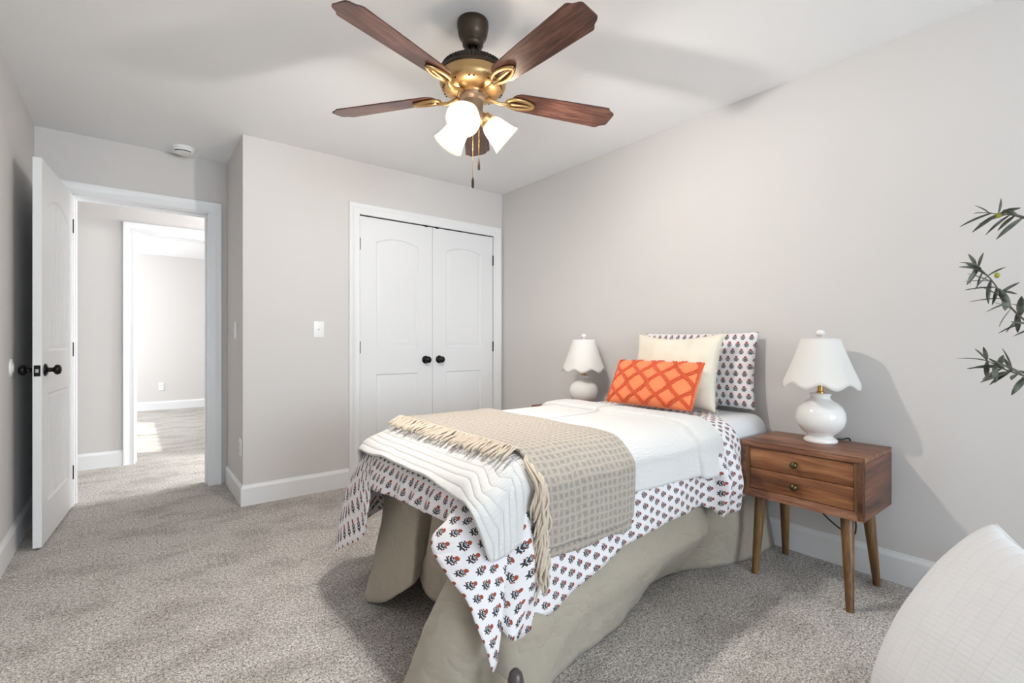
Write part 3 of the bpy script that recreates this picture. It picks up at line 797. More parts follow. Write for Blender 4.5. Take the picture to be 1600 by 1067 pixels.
# ---- bed skirt: two split-corner drops of khaki linen, pleated where they bunch
def skirt(name, pts, nc, wr=None, nr=22):
    """pts: (top xyz, mid xyz, floor xyz)"""
    cols = []
    for (a, m, b) in pts:
        a, m, b = Vector(a), Vector(m), Vector(b)
        cols.append([a, a*.45+m*.55+Vector((0, 0, .0)), m, m*.5+b*.5, b])
    return cols, nc, nr
def wr1(p, s, t):
    c1 = .5-abs(nz(p, 5, 1)); c2 = .5-abs(nz(p, 9, 2))
    return Vector((.010*c1+.004*nz(p, 18, 7), -.016*c1-.010*c2+.004*nz(p, 20, 3), 0))*min(1, t*1.6)
sk = thing('bed_skirt', (1.74, 1.695, 0), 'khaki linen bed skirt hanging to the carpet round the bed', 'bed skirt')
near = [((2.66, 1.225, .45), (2.66, 1.185, .22), (2.66, 1.165, .004)),
        ((2.47, 1.225, .45), (2.47, 1.175, .22), (2.47, 1.162, .004)),
        ((2.28, 1.225, .45), (2.29, 1.180, .22), (2.30, 1.188, .004)),
        ((2.12, 1.225, .45), (2.13, 1.200, .22), (2.14, 1.250, .004)),
        ((2.02, 1.225, .45), (2.02, 1.215, .24), (2.00, 1.315, .004)),
        ((1.92, 1.225, .45), (1.92, 1.235, .24), (1.90, 1.350, .004)),
        ((1.80, 1.225, .45), (1.80, 1.245, .24), (1.78, 1.350, .004))]
c_, n_, r_ = skirt('x', near, 80)
cloth('near_drop', M['skirt'], c_, n_, r_, .003, sk, wr=wr1)
near = [((2.02, 1.195, .45), (2.00, 1.150, .24), (1.985, 1.305, .004)),
        ((1.97, 1.195, .45), (1.95, 1.135, .24), (1.945, 1.318, .004)),
        ((1.90, 1.20, .45), (1.86, 1.130, .24), (1.87, 1.318, .004)),
        ((1.78, 1.210, .45), (1.76, 1.150, .22), (1.789, 1.316, .004)),
        ((1.60, 1.205, .45), (1.59, 1.140, .22), (1.588, 1.246, .004)),
        ((1.40, 1.205, .45), (1.39, 1.135, .22), (1.384, 1.188, .004)),
        ((1.20, 1.205, .45), (1.20, 1.130, .22), (1.199, 1.165, .004)),
        ((1.06, 1.205, .45), (1.05, 1.115, .22), (1.050, 1.128, .004)),
        ((.98, 1.200, .45), (.945, 1.105, .22), (.940, 1.105, .004)),
        ((.93, 1.200, .45), (.870, 1.125, .22), (.860, 1.135, .004)),
        ((.90, 1.205, .45), (.835, 1.175, .22), (.815, 1.200, .004)),
        ((.88, 1.20, .45), (.790, 1.165, .22), (.755, 1.185, .004)),
        ((.85, 1.20, .46), (.735, 1.195, .24), (.690, 1.235, .004)),
        ((.82, 1.22, .47), (.700, 1.250, .24), (.650, 1.310, .004)),
        ((.80, 1.25, .47), (.692, 1.300, .24), (.640, 1.385, .004))]
c_, n_, r_ = skirt('x', near, 150)
cloth('near_drop', M['skirt'], c_, n_, r_, .003, sk, wr=wr1)
foot = [((.93, 1.27, .47), (.92, 1.35, .30), (.93, 1.40, .13)),
        ((.92, 1.45, .47), (.900, 1.50, .28), (.895, 1.55, .115)),
        ((.90, 1.56, .47), (.880, 1.60, .28), (.872, 1.635, .125)),
        ((.90, 1.60, .47), (.880, 1.655, .28), (.878, 1.700, .165)),
        ((.905, 1.63, .47), (.905, 1.685, .28), (.915, 1.735, .19)),
        ((.925, 1.66, .47), (.985, 1.73, .30), (1.03, 1.79, .21)),
        ((.93, 1.68, .47), (1.00, 1.74, .30), (1.04, 1.80, .21)),
        ((.90, 1.69, .47), (.905, 1.70, .29), (.915, 1.71, .19)),
        ((.88, 1.70, .47), (.845, 1.675, .28), (.828, 1.660, .175)),
        ((.87, 1.73, .47), (.830, 1.690, .26), (.810, 1.680, .155)),
        ((.865, 1.79, .47), (.815, 1.78, .24), (.790, 1.785, .075)),
        ((.865, 1.87, .47), (.805, 1.87, .23), (.778, 1.880, .025)),
        ((.87, 1.95, .47), (.805, 1.955, .22), (.768, 1.970, .004)),
        ((.885, 2.00, .47), (.85, 2.01, .22), (.83, 2.02, .004)),
        ((.90, 2.06, .47), (.88, 2.09, .22), (.87, 2.12, .004))]
c_, n_, r_ = skirt('x', foot, 150)
cloth('foot_drop', M['skirt'], c_, n_, r_, .003, sk, wr=wr1)
far = [((.92, 2.10, .45), (.91, 2.13, .22), (.91, 2.14, .004)), ((1.4, 2.11, .45), (1.4, 2.14, .22), (1.4, 2.15, .004)), ((2.0, 2.11, .45), (2.0, 2.14, .22), (2.0, 2.145, .004)), ((2.66, 2.11, .45), (2.66, 2.14, .22), (2.66, 2.145, .004))]
c_, n_, r_ = skirt('x', far, 60)
cloth('far_drop', M['skirt'], c_, n_, r_, .003, sk, wr=wr1)

# ---- floral coverlet: columns run from the middle of the bed over the edge to the hem
YN, YFAR, XE = 1.215, 2.175, .96          # edges of the bed top
def ncol(x, zt, hy, hz, mid=None, xh=None, yo=0, fan_=True):
    """column over the near long side"""
    xh = x if xh is None else xh
    sx = max(x, 1.35); d = (zt-hz)+.10
    ym = (hy if mid is None else mid)
    pts = [(sx, 1.70, zt), (x*.6+sx*.4, 1.42, zt+.001), (x, 1.29, zt), (x, YN-.006-yo*.6, zt-.016), (x*.7+xh*.3, YN-.064-yo, zt-.075), (x*.5+xh*.5, ym-yo*.9, (zt-.075)*.5+hz*.5), (xh, hy, hz)]
    uv = [(sx, 1.70), (x*.6+sx*.4, 1.42), (x, 1.29), (x, 1.20), (x*.7+xh*.3, 1.13), (x*.5+xh*.5, 1.13-(zt-.075-hz)*.5), (xh, 1.13-(zt-.075-hz))]
    return pts, uv
def fcol(y, zt, hx, hz, yh=None, slope=0):
    """column over the foot"""
    yh = y if yh is None else yh
    pts = [(1.35, 1.70, zt), (1.18, 1.70*.5+y*.5, zt+.001), (1.04, y, zt), (.955, y, zt-.006), (.875, y, zt-.045), (.805, y*.5+yh*.5, zt-.095), (hx, yh, hz)]
    L = .20; uv = [(1.35, 1.70), (1.18, 1.70*.5+y*.5), (1.04, y), (.955, y), (.865, y), (.785, y), (.785-max(.02, zt-.095-hz), y)]
    return pts, uv
cl = []
zt = ZT+.008
def put(lst, c): lst.append(c)
# head edge runs slantwise over the corner
put(cl, ([(2.42, 1.70, zt), (2.42, 1.50, zt), (2.395, 1.36, zt), (2.275, 1.215, zt-.014), (2.275, 1.150, zt-.075), (2.315, 1.152, .50), (2.345, 1.150, .342)],
         [(2.42, 1.70), (2.42, 1.50), (2.395, 1.36), (2.30, 1.20), (2.30, 1.13), (2.34, .98), (2.375, .80)]))
for (x, hy, hz, yo, xh) in ((2.265, 1.140, .330, .000, 2.285), (2.20, 1.116, .338, .006, 2.225), (2.14, 1.088, .318, .022, 2.17), (2.08, 1.10, .316, .020, 2.09), (2.02, 1.075, .322, .026, 2.00), (1.995, 1.118, .352, .0, 1.97),
                            (1.92, 1.142, .372, -.004, None), (1.80, 1.128, .368, 0, None), (1.66, 1.130, .362, 0, None), (1.54, 1.122, .352, 0, None), (1.42, 1.128, .338, 0, None), (1.28, 1.120, .305, 0, None),
                            (1.16, 1.122, .272, 0, None), (1.05, 1.112, .240, 0, None), (.985, 1.105, .228, .004, .96), (.95, 1.09, .222, .010, .895)):
    put(cl, ncol(x, zt, hy, hz, None, xh, yo))
EC = (.957, 1.213)
def ccol(up, mid, hem, uvh):
    """corner column fanning from the corner crest EC"""
    ex, ey = EC
    pts = [(1.35, 1.70, zt), (1.20, 1.48, zt), (1.05, 1.31, zt), (ex, ey, zt-.014), up, mid, hem]
    u2 = ((ex*.72+uvh[0]*.28), (ey*.72+uvh[1]*.28)); u3 = ((ex*.38+uvh[0]*.62), (ey*.38+uvh[1]*.62))
    return pts, [(1.35, 1.70), (1.20, 1.48), (1.05, 1.31), (ex, ey), u2, u3, uvh]
put(cl, ccol((.925, 1.150, .615), (.880, 1.105, .42), (.850, 1.078, .232), (.89, .72)))
put(cl, ccol((.915, 1.158, .615), (.850, 1.125, .43), (.818, 1.110, .262), (.85, .71)))     # valley of the pleat
put(cl, ccol((.905, 1.160, .615), (.838, 1.100, .40), (.800, 1.082, .215), (.80, .69)))
put(cl, ccol((.895, 1.162, .612), (.822, 1.098, .40), (.776, 1.070, .180), (.72, .66)))     # the tip
put(cl, ccol((.880, 1.168, .612), (.800, 1.110, .42), (.748, 1.078, .262), (.69, .78)))
put(cl, ccol((.868, 1.172, .612), (.780, 1.130, .46), (.715, 1.110, .365), (.68, .90)))
put(cl, ccol((.860, 1.180, .612), (.765, 1.165, .50), (.690, 1.170, .420), (.67, 1.01)))
put(cl, ccol((.855, 1.195, .612), (.755, 1.205, .54), (.682, 1.235, .470), (.67, 1.10)))
put(cl, ccol((.860, 1.215, .615), (.770, 1.235, .56), (.700, 1.265, .508), (.68, 1.17)))
for (y, hx, hz) in ((1.30, .765, .515), (1.36, .778, .508), (1.42, .755, .520), (1.47, .775, .505), (1.53, .752, .518), (1.58, .772, .504), (1.64, .752, .510), (1.70, .768, .498), (1.77, .745, .500), (1.83, .745, .492)):
    put(cl, fcol(y, zt, hx, hz))
put(cl, fcol(1.90, zt, .750, .500))
put(cl, fcol(1.95, zt, .765, .540, 1.92))
EF = (.957, 2.09)
def fccol(up, mid, hem, uvh):
    ex, ey = EF
    pts = [(1.35, 1.70, zt), (1.20, 1.88, zt), (1.05, 2.01, zt), (ex, ey, zt-.014), up, mid, hem]
    u2 = ((ex*.72+uvh[0]*.28), (ey*.72+uvh[1]*.28)); u3 = ((ex*.38+uvh[0]*.62), (ey*.38+uvh[1]*.62))
    return pts, [(1.35, 1.70), (1.20, 1.92), (1.05, 2.08), (ex, ey), u2, u3, uvh]
put(cl, fccol((.850, 2.075, .610), (.775, 1.97, .545), (.742, 1.860, .480), (.68, 2.12)))
put(cl, fccol((.835, 2.10, .600), (.745, 1.98, .480), (.712, 1.835, .335), (.665, 2.30)))
put(cl, fccol((.832, 2.12, .590), (.738, 2.05, .430), (.690, 1.945, .262), (.66, 2.45)))
put(cl, fccol((.838, 2.14, .590), (.745, 2.11, .415), (.680, 2.060, .195), (.66, 2.57)))
put(cl, fccol((.850, 2.16, .590), (.765, 2.17, .420), (.695, 2.155, .148), (.72, 2.64)))
put(cl, fccol((.88, 2.20, .600), (.84, 2.23, .42), (.80, 2.24, .200), (.82, 2.66)))
put(cl, fccol((.94, 2.22, .615), (.94, 2.24, .43), (.94, 2.245, .26), (.94, 2.67)))
for x in (1.1, 1.5, 1.9, 2.2, 2.40):
    sx = max(x, 1.35)
    put(cl, ([(sx, 1.70, zt), (x*.6+sx*.4, 1.90, zt), (x, 2.01, zt), (x, 2.095, zt-.014), (x, 2.150, zt-.075), (x, 2.175, .47), (x, 2.18, .31)],
             [(sx, 1.70), (x*.6+sx*.4, 1.98), (x, 2.10), (x, 2.19), (x, 2.26), (x, 2.43), (x, 2.59)]))
def true_uv(cl, n_near, n_c, tip, n_f, n_fc):
    H = [Vector(c[0][-1]) for c in cl]; S = [0]
    for a, b in zip(H, H[1:]): S.append(S[-1]+(b-a).length)
    out = []
    for i, (p, u) in enumerate(cl):
        q = [Vector(x) for x in p]; L = sum((b-a).length for a, b in zip(q[3:], q[4:])); d = S[i]-S[tip]
        if i < n_near: he = (.67-d*.97, 1.2-L)
        elif i <= tip: he = (.67-d, 1.2-L*.9)
        elif i < n_near+n_c: he = (.67, .70+d)
        elif i < n_near+n_c+n_f: he = (.955-L, .70+d)
        elif i < n_near+n_c+n_f+n_fc: he = (.67, .70+d)
        else: he = u[-1]
        uv = list(u[:4]); ce = Vector(u[3]); acc = 0
        for a, b in zip(q[3:], q[4:]):
            acc += (b-a).length; f = acc/L; uv.append((ce.x*(1-f)+he[0]*f, ce.y*(1-f)+he[1]*f))
        out.append(uv)
    return out
def wr_cov(p, s, t):
    k = sstep(.55, .9, t)
    return Vector((.008*nz(p, 10, 4), .010*nz(p, 9, 5)+.005*nz(p, 22, 6), .005*nz(p, 14, 9)))*k
cloth('floral_coverlet', M['floral'], [c[0] for c in cl], 330, 52, .002, None,
      'white coverlet block-printed with small red and black flowers, hanging between bed skirt and white quilt', 'coverlet', wr_cov, true_uv(cl, 17, 9, 20, 12, 7), 0, (1.5, 1.7, ZT))

# ---- white quilt with a folded-back head end
ql = []; zq = ZT+.018
def qn(x, hz, yo=0, dz=0, xh=None, hy=1.118):
    xh = x if xh is None else xh; sx = max(x, 1.35); z = zq+dz
    pts = [(sx, 1.70, z), (x*.6+sx*.4, 1.42, z), (x, 1.29, z), (x, YN-.012-yo*.6, z-.014), (x*.7+xh*.3, YN-.076-yo, z-.075), (x*.4+xh*.6, hy+.012-yo, .60), (xh, hy-yo, hz)]
    uv = [(sx, 1.70), (x*.6+sx*.4, 1.42), (x, 1.29), (x, 1.20), (x*.7+xh*.3, 1.13), (x*.4+xh*.6, 1.06), (xh, .97)]
    return pts, uv
for (x, hz, yo, dz) in ((2.055, .495, -.006, 0), (2.06, .500, .012, .010), (2.05, .500, .024, .022), (1.99, .498, .026, .026), (1.92, .502, .024, .026), (1.895, .502, .018, .022), (1.885, .510, .002, .006), (1.87, .512, 0, 0), (1.75, .520, .002, 0),
                        (1.60, .522, 0, 0), (1.45, .525, 0, 0), (1.30, .520, 0, 0), (1.15, .510, .001, 0), (1.04, .500, 0, 0)):
    ql.append(qn(x, hz, yo, dz))
ql.append(qn(.985, .486, .004, 0, .925)); 
def qc(up, mid, hem, uvh):
    ex, ey = .95, 1.205
    pts = [(1.35, 1.70, zq), (1.20, 1.48, zq), (1.05, 1.31, zq), (ex, ey, zq-.012), up, mid, hem]
    u2 = ((ex*.66+uvh[0]*.34), (ey*.66+uvh[1]*.34)); u3 = ((ex*.33+uvh[0]*.67), (ey*.33+uvh[1]*.67))
    return pts, [(1.35, 1.70), (1.20, 1.48), (1.05, 1.31), (ex, ey), u2, u3, uvh]
ql.append(qc((.925, 1.140, .640), (.885, 1.112, .545), (.858, 1.102, .470), (.87, .95)))
ql.append(qc((.905, 1.145, .640), (.845, 1.110, .545), (.808, 1.100, .462), (.80, .95)))
ql.append(qc((.895, 1.150, .642), (.828, 1.116, .555), (.785, 1.104, .468), (.755, .94)))
ql.append(qc((.880, 1.155, .648), (.805, 1.122, .585), (.762, 1.115, .540), (.752, 1.03)))
ql.append(qc((.868, 1.165, .652), (.795, 1.145, .612), (.752, 1.142, .590), (.75, 1.10)))
ql.append(qc((.860, 1.185, .655), (.795, 1.180, .626), (.762, 1.195, .608), (.755, 1.16)))
for y in (1.26, 1.34, 1.45, 1.58, 1.70, 1.82, 1.92, 1.99):
    z = {1.26: .612, 1.34: .622}.get(y, .634 if y < 1.9 else .622)
    ql.append(([(1.35, 1.70, zq), (1.18, 1.70*.5+y*.5, zq), (1.04, y, zq), (.96, y, zq-.006), (.885, y, zq-.036), (.815, y, zq-.068), (.772, y, z-.008)],
               [(1.35, 1.70), (1.18, 1.70*.5+y*.5), (1.04, y), (.96, y), (.88, y), (.80, y), (.755, y)]))
ql.append(([(1.35, 1.70, zq), (1.18, 1.88, zq), (1.05, 2.01, zq), (.965, 2.055, zq-.008), (.895, 2.080, zq-.042), (.825, 2.105, zq-.076), (.785, 2.095, .602)],
           [(1.35, 1.70), (1.18, 1.91), (1.05, 2.08), (.96, 2.11), (.88, 2.11), (.80, 2.11), (.755, 2.11)]))
ql.append(([(1.35, 1.70, zq), (1.20, 1.88, zq), (1.06, 2.02, zq), (.985, 2.085, zq-.012), (.915, 2.12, zq-.060), (.845, 2.135, zq-.11), (.800, 2.13, .560)],
           [(1.35, 1.70), (1.20, 1.92), (1.06, 2.10), (.97, 2.17), (.88, 2.19), (.80, 2.19), (.755, 2.19)]))
ql.append(([(1.35, 1.70, zq), (1.20, 1.90, zq), (1.08, 2.03, zq), (1.02, 2.10, zq-.014), (.96, 2.165, zq-.075), (.90, 2.195, .56), (.86, 2.20, .48)],
           [(1.35, 1.70), (1.20, 1.95), (1.08, 2.12), (1.0, 2.20), (.92, 2.26), (.86, 2.34), (.80, 2.42)]))
for (x, dz) in ((1.15, 0), (1.5, 0), (1.80, 0), (1.88, 0), (1.895, .022), (2.0, .026), (2.05, .020), (2.055, 0)):
    sx = max(x, 1.35); z = zq+dz
    ql.append(([(sx, 1.70, z), (x*.6+sx*.4, 1.90, z), (x, 2.01, z), (x, 2.098, z-.014), (x, 2.162, z-.075), (x, 2.19, .58), (x, 2.195, .49)],
               [(sx, 1.70), (x*.6+sx*.4, 1.98), (x, 2.10), (x, 2.19), (x, 2.26), (x, 2.33), (x, 2.42)]))
def wr_q(p, s, t):
    k = sstep(.5, .8, t); return Vector((0, .004*nz(p, 9, 14), .003*nz(p, 9, 12)))*k+Vector((0, 0, .0025*nz(p, 7, 11)))
cloth('white_quilt', M['quilt'], [c[0] for c in ql], 300, 44, .009, None, 'white channel-stitched quilt with folded-back head end, draped over the bed', 'quilt', wr_q, [c[1] for c in ql], 0, (1.5, 1.7, ZT))

# ---- fringed waffle throw across the bed
zw = ZT+.034; tc_ = []
for (x, hz, o) in ((.985, .452, 0), (1.05, .442, .003), (1.13, .440, 0), (1.21, .436, .004), (1.29, .440, 0), (1.37, .440, .003), (1.43, .446, 0), (1.455, .450, -.002)):
    k = 1.0+((x-.985)/.47)*.0
    xh = x+(-.012 if x < 1.2 else -.035*(x-1.2)/.25)
    tc_.append([(x+.0, 2.215, .47), (x, 2.205, .60), (x, 2.155, zw-.05), (x, 2.105, zw-.008), (x, 1.99, zw+.002), (x, 1.82, zw), (x, 1.65, zw+.002), (x, 1.45, zw), (x, 1.29, zw+.001), (x, YN-.012, zw-.014), (x, YN-.085-o, zw-.08), (xh*.5+x*.5, YN-.108-o, .58), (xh, YN-.115-o, hz)])
def wr_t(p, s, t): return Vector((0, .004*nz(p, 8, 21)*sstep(.7, .95, t), .004*nz(p, 9, 22)))
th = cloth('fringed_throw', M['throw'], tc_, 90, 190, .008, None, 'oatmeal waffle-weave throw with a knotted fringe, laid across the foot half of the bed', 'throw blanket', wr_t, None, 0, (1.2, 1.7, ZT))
# second hem turn that shows under the first
bm = bmesh.new()
hem = [[(x, YN-.100, .46), (x-.006, YN-.106, .43), (x-.010, YN-.108, .405+.006*math.sin(x*40))] for x in (1.0, 1.1, 1.2, 1.3, 1.38, 1.425)]
cloth('hem_turn', M['throw'], hem, 60, 6, .003, th, origin=None)
# fringe
bm = bmesh.new(); rnd = random.Random(3)
for k in range(130):
    y = 1.22+(2.06-1.22)*k/129+rnd.uniform(-.004, .004); L = rnd.uniform(.07, .10); sw_ = rnd.uniform(-.035, .015); z0 = zw+.004
    pts = [Vector((.988, y, z0)), Vector((.968, y+sw_*.2, z0+rnd.uniform(.0, .008))), Vector((.945, y+sw_*.5, z0-.008+rnd.uniform(0, .007))), Vector((.988-L*.85, y+sw_*.85, z0-.016+rnd.uniform(0, .006))), Vector((.988-L, y+sw_, z0-.021-max(0, L-.08)*.3+rnd.uniform(0, .004)))]
    tube(bm, [cr(pts, i/3) for i in range(13)], [.0036]*10+[.0034, .003, .0022], 6)
for k in range(110):
    q = rnd.random(); z = zw-.012-(zw-.47)*q; y = YN-.02-.085*sstep(0, .25, q)-.010
    L = rnd.uniform(.10, .15); dx = rnd.uniform(-.042, .006); dy = rnd.uniform(.004, .030); yl = min(y-.008, 1.104)
    pts = [Vector((.988, y, z)), Vector((.972+rnd.uniform(-.012, .010), y-.012-rnd.uniform(0, .010), z-.012)), Vector((.974+dx*.55+rnd.uniform(-.008, .008), min(y-.016, yl)-dy*.8, z-L*.45)), Vector((.974+dx*.8+rnd.uniform(-.010, .010), yl-dy, z-L*.78)), Vector((.974+dx*.85+rnd.uniform(-.012, .014), yl-dy*.8, z-L))]
    tube(bm, [cr(pts, i/3) for i in range(13)], [.0040]*9+[.0038, .0034, .0028, .002], 6)
tag(link('fringe', bm, M['fringe'], th, True), 'twisted cotton fringe', kind='stuff')

# ------------------------------------------------------------------ pillows
def pillow_fn(w, h, t, pinch=.05, power=.42, belly=None, top=None):
    def f(u, v, side):
        au, av = abs(u), abs(v)
        x = w/2*u*(1-(pinch if u > 0 or belly is None else -belly)*(1-v*v)*au**2); y = h/2*v*(1-(pinch if v < 0 or top is None else top)*(1-u*u)*av**2)
        th_ = t/2*(max(0, (1-au**2.2))*max(0, (1-av**2.2)))**power
        return Vector((x, y, side*th_))
    return f
def pillow(name, mat, w, h, t, org, right, up, label, cat, pinch=.05, n=36, wr=.006, seed=0, uvrot=False, bend=0, power=.42, belly=None, top=None):
    right = Vector(right).normalized(); up = Vector(up); up = (up-right*up.dot(right)).normalized(); nrm = right.cross(up)
    f = pillow_fn(w, h, t, pinch, power, belly, top)
    bm = bmesh.new(); uvl = bm.loops.layers.uv.new('UVMap'); G = {}; uv = {}
    org = Vector(org)
    def place(p): return org+right*p.x+up*p.y+nrm*(p.z-bend*(p.x*p.x)/(w*w/4))
    for side in (1, -1):
        for i in range(n+1):
            for j in range(n+1):
                if side < 0 and (i in (0, n) or j in (0, n)): G[(side, i, j)] = G[(1, i, j)]; continue
                u = math.sin((i/n-.5)*math.pi); v = math.sin((j/n-.5)*math.pi)
                u = u*.6+(2*i/n-1)*.4; v = v*.6+(2*j/n-1)*.4
                p = f(u, v, side); q = Vector((p.x, p.y, side*.2))
                edge = (1-u*u)*(1-v*v)
                p.z += side*wr*(nz(q, 9, seed)+.5*nz(q, 20, seed+3))*min(1, edge*4)
                vt = bm.verts.new(place(p)); G[(side, i, j)] = vt; uv[vt] = (p.y, p.x) if uvrot else (p.x, p.y)
    for side in (1, -1):
        for i in range(n):
            for j in range(n):
                q = [G[(side, i, j)], G[(side, i+1, j)], G[(side, i+1, j+1)], G[(side, i, j+1)]]
                if side < 0: q.reverse()
                fc = bm.faces.new(q)
                for l in fc.loops: l[uvl].uv = uv[l.vert]
    o = link(name, bm, mat, None, True, org); tag(o, label, cat)
    return o, lambda u, v, side, lift=0: place(f(u, v, side)+Vector((0, 0, side*lift)))
ZP = ZT+.012
pf, _ = pillow('floral_pillow', M['floral'], .70, .42, .125, (2.614, 1.575, ZP+.215), (0.03, -1, .0), (.10, 0, 1), 'white flower-printed pillow leaning on the wall behind the cream pillow', 'pillow', .04, 36, .005, 5, True)
pc, cf = pillow('cream_pillow', M['beige'], .545, .43, .17, (2.442, 1.605, ZP+.208), (.02, -1, 0), (.22, 0, 1), 'cream linen pillow with frayed edges between the orange pillow and the floral pillow', 'pillow', .10, 36, .015, 9, top=.17)
bm = bmesh.new(); rnd = random.Random(5)
for k in range(300):
    e = rnd.randrange(4); q = rnd.uniform(-1, 1)
    u, v = ((1, q), (-1, q), (q, 1), (q, -1))[e]
    a = cf(u, v, 1); b = cf(u*1.045 if e < 2 else u, v*1.055 if e > 1 else v, 1)
    b = b+Vector((rnd.uniform(-.004, .004), rnd.uniform(-.004, .004), rnd.uniform(-.004, .004)))
    tube(bm, [a, (a+b)/2, b], [.0013, .0011, .0006], 5)
tag(link('frayed_edge', bm, M['beige'], pc, True), 'frayed edge', kind='stuff')
po, of = pillow('orange_pillow', M['orange'], .535, .275, .12, (2.266, 1.622, ZP+.140), (.045, -1, .0), (.56, 0, 1), 'orange lumbar pillow with tufted diamond trellis, lying in front of the cream pillow', 'pillow', .03, 36, .003, 12)
bm = bmesh.new()
def tuft(path, r=.0056):
    pts = [of(max(-.985, min(.985, u)), max(-.985, min(.985, v)), 1, .001) for (u, v) in path]
    rr = [r*(1+.22*math.sin(i*2.4)+.15*math.sin(i*5.1)) for i in range(len(pts))]
    tube(bm, pts, rr, 7)
NK = 4
for k in range(-1, NK+1):
    for sgn in (1, -1):
        for off in (-.029, .029):
            path = []
            for i in range(71):
                v = -1+2*i/70
                a_ = math.pi*(v*1.12+.18); u = -1+2*(k+.5)/NK+.25*sgn*(.55*math.cos(a_)+.45*(2/math.pi)*math.asin(math.cos(a_)))+off
                if -0.985 < u < .985: path.append((u, v))
                elif len(path) > 4: tuft(path); path = []
                else: path = []
            if len(path) > 4: tuft(path)
for e in (1, -1):                              # piped short edges
    tuft([(e*.985, -1+2*i/30) for i in range(31)], .006)
tag(link('tufted_trellis', bm, M['tuft'], po, True), 'raised tufted diamond trellis')

# ------------------------------------------------------------------ big white quilted cushion in the near corner
TL = Vector((1.975, .232, .546)); BL = Vector((1.620, .440, .085))
upv = TL-BL; rt = Vector((-.458, -.886, -.107)); rt = (rt-upv*rt.dot(upv)/upv.length_squared).normalized()
ctr = (TL+BL)/2+rt*.305
pw, _ = pillow('quilted_cushion', M['cushion'], .62, upv.length, .33, ctr, rt, upv, 'large white quilted cushion propped on the carpet in the near right corner', 'cushion', .06, 44, .006, 31, False, 0, .33, .13, .32)
bm = bmesh.new(); K_ = [i/40*2-1 for i in range(41)]
edge = [_(1, v, 1) for v in K_]+[_(-u, 1, 1) for u in K_[1:]]+[_(-1, -v, 1) for v in K_[1:]]+[_(u, -1, 1) for u in K_[1:]]
tube(bm, edge, .0045, 8, False); link('piping', bm, M['cushion'], pw, True)
# ------------------------------------------------------------------ olive tree (pot and trunk stand just outside the frame)
tr = thing('olive_tree', (2.30, -.16, 0), 'potted olive tree with dark narrow leaves, its branches reaching in at the right edge', 'olive tree')
bm = bmesh.new(); lathe(bm, [(0, 0), (.11, 0), (.125, .02), (.15, .26), (.155, .30), (.145, .30), (.138, .27), (0, .265)], 40, Matrix.Translation((2.30, -.16, 0))); link('pot', bm, M['pot'], tr, 'auto')
bm = bmesh.new(); lathe(bm, [(.137, .262), (.09, .275), (0, .28)], 30, Matrix.Translation((2.30, -.16, 0))); link('soil', bm, M['soil'], tr, True)
bm = bmesh.new(); tk = [Vector(p) for p in ((2.30, -.16, .26), (2.355, -.08, .55), (2.37, -.085, .9), (2.35, -.06, 1.25), (2.36, -.05, 1.55), (2.35, -.03, 1.78))]
tube(bm, [cr(tk, i/5) for i in range(26)], [.014-.010*i/25 for i in range(26)], 10); link('trunk', bm, M['bark'], tr, True)
def leaf(bm, p, d, L, wd, rnd):
    d = d.normalized(); sd = d.cross(Vector((rnd.uniform(-.5, .5), rnd.uniform(-.5, .5), 1))).normalized(); nn = sd.cross(d)
    N = 7; rows = []
    for i in range(N+1):
        q = i/N; wv = wd*math.sin(math.pi*min(1, q*.93+.05))**.8*(1-.25*q); c = p+d*L*q+nn*(-.10*L*q*q)
        rows.append((bm.verts.new(c-sd*wv+nn*wv*.2), bm.verts.new(c), bm.verts.new(c+sd*wv+nn*wv*.2)))
    for a, b in zip(rows, rows[1:]):
        bm.faces.new((a[0], a[1], b[1], b[0])); bm.faces.new((a[1], a[2], b[2], b[1]))
def branch(pts, seed, leaves, olives=()):
    rnd = random.Random(seed); P = [Vector(p) for p in pts]; n = 5*(len(P)-1)
    bm = bmesh.new(); tube(bm, [cr(P, i/5) for i in range(n+1)], [.0045-.003*i/n for i in range(n+1)], 7)
    br = link('branch', bm, M['bark'], tr, True)
    bm = bmesh.new()
    for (q, dx, dy, dz, L) in leaves:
        leaf(bm, cr(P, q*(len(P)-1)*.9999), Vector((dx, dy, dz)), L, L*.145, rnd)
    lf = link('leaves', bm, M['leaf'], br, True)
    md = lf.modifiers.new('thickness', 'SOLIDIFY'); md.thickness = .0006
    for o in olives:
        bm = bmesh.new(); bmesh.ops.create_uvsphere(bm, u_segments=16, v_segments=10, radius=.0075, matrix=Matrix.Translation(o) @ Matrix.Scale(1.25, 4, (0, 0, 1)))
        tag(link('olive', bm, M['olive'], br, True), 'yellow-green olive')
rq = random.Random(11)
def spray(n, a, b, dirs=None, L=(.060, .088), up=.0):
    out = []
    for i in range(n):
        q = a+(b-a)*i/max(1, n-1); s = 1 if i % 2 else -1
        out.append((min(1, q+rq.uniform(-.03, .03)), rq.uniform(-.7, .3), rq.uniform(-.3, .9), s*rq.uniform(.0, .8)+up, rq.uniform(*L)))
    return out
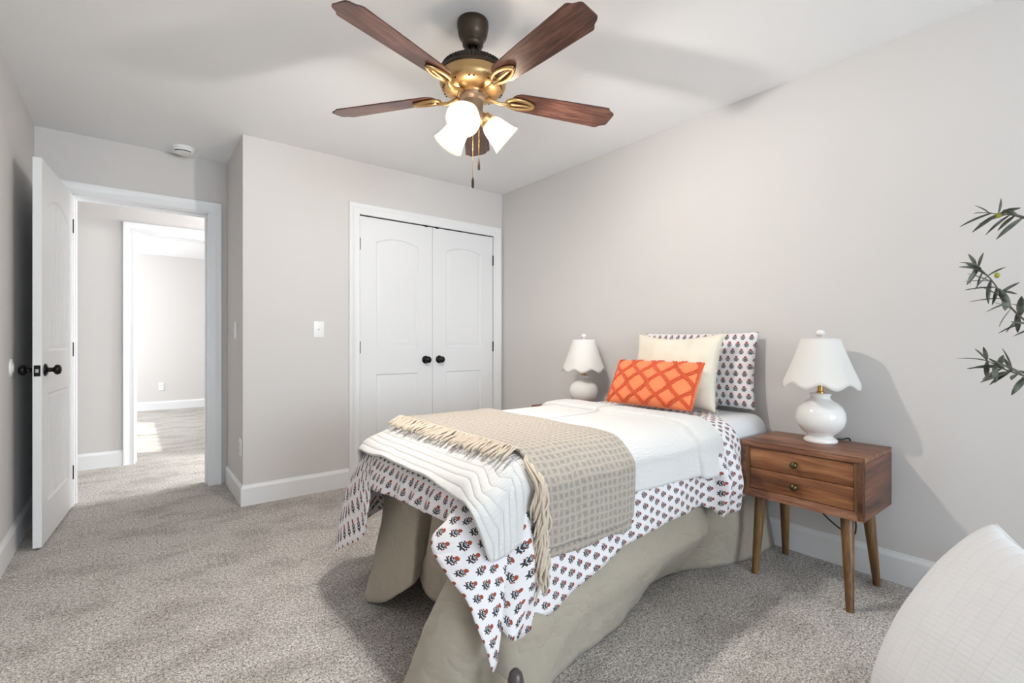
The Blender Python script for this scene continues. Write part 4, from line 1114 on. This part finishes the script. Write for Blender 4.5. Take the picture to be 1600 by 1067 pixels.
# lower, middle and top branches reach into the frame
branch([(2.36, -.075, .80), (2.33, .06, .92), (2.32, .18, .955), (2.315, .255, .985), (2.31, .30, 1.015)], 1,
       spray(18, .35, 1.0)+[(.80, -.1, 1, .03, .085), (.78, -.2, 1, .10, .075), (.86, -.1, .9, -.1, .07), (.70, -.2, .6, -.5, .07), (1, 0, .5, .8, .05), (1, -.2, .1, .9, .05), (.6, -.3, .3, -.7, .06), (.7, -.3, .2, .8, .06)])
branch([(2.35, -.065, .95), (2.32, .08, 1.05), (2.30, .19, 1.13), (2.30, .245, 1.20), (2.30, .285, 1.285), (2.30, .325, 1.345)], 2,
       spray(25, .40, 1.0)+[(.66, -.1, 1, .02, .085), (.74, -.1, 1, .10, .078), (.80, -.1, 1, .18, .072), (.62, -.3, .8, -.35, .06), (1, 0, .4, .9, .045), (1, -.1, .9, .4, .045), (.97, -.2, -.2, .9, .05), (.86, 0, -.7, .5, .05), (.7, 0, -.6, .5, .055)],
       [(2.285, .272, 1.302)])
branch([(2.352, -.055, 1.34), (2.32, .10, 1.455), (2.30, .19, 1.475), (2.295, .24, 1.50), (2.29, .29, 1.515)], 3,
       spray(8, .45, 1.0)+[(.98, -.1, 1, -.30, .085), (1, -.1, .7, .8, .05), (.9, 0, -.2, .9, .05), (.8, -.2, .9, -.2, .07), (.7, -.2, .5, -.5, .06)], [(2.28, .268, 1.502)])
branch([(2.35, -.04, 1.66), (2.30, .02, 1.74), (2.27, .05, 1.82)], 4, spray(10, .2, 1.0))
branch([(2.36, -.06, 1.1), (2.44, -.16, 1.22), (2.5, -.24, 1.32)], 5, [(q, x, -y, z, l) for q, x, y, z, l in spray(12, .3, 1.0)])

# ------------------------------------------------------------------ round-topped post in front of the bed skirt
pt = thing('round_post', (.812, 1.018, 0), 'grey-brown round-topped post in front of the bed skirt at the bottom edge', 'post')
bm = bmesh.new(); lathe(bm, [(.024, 0), (.023, .15), (.0215, .172), (.017, .188), (.009, .197), (0, .199)], 28, Matrix.Translation((.812, 1.018, 0))); link('shaft', bm, M['post'], pt, True)
bm = bmesh.new(); lathe(bm, [(.0245, .145), (.031, .147), (.032, .158), (.0245, .164)], 28, Matrix.Translation((.806, 1.024, -.02))); tag(link('collar', bm, M['steel'], pt, 'auto'), 'silver collar')
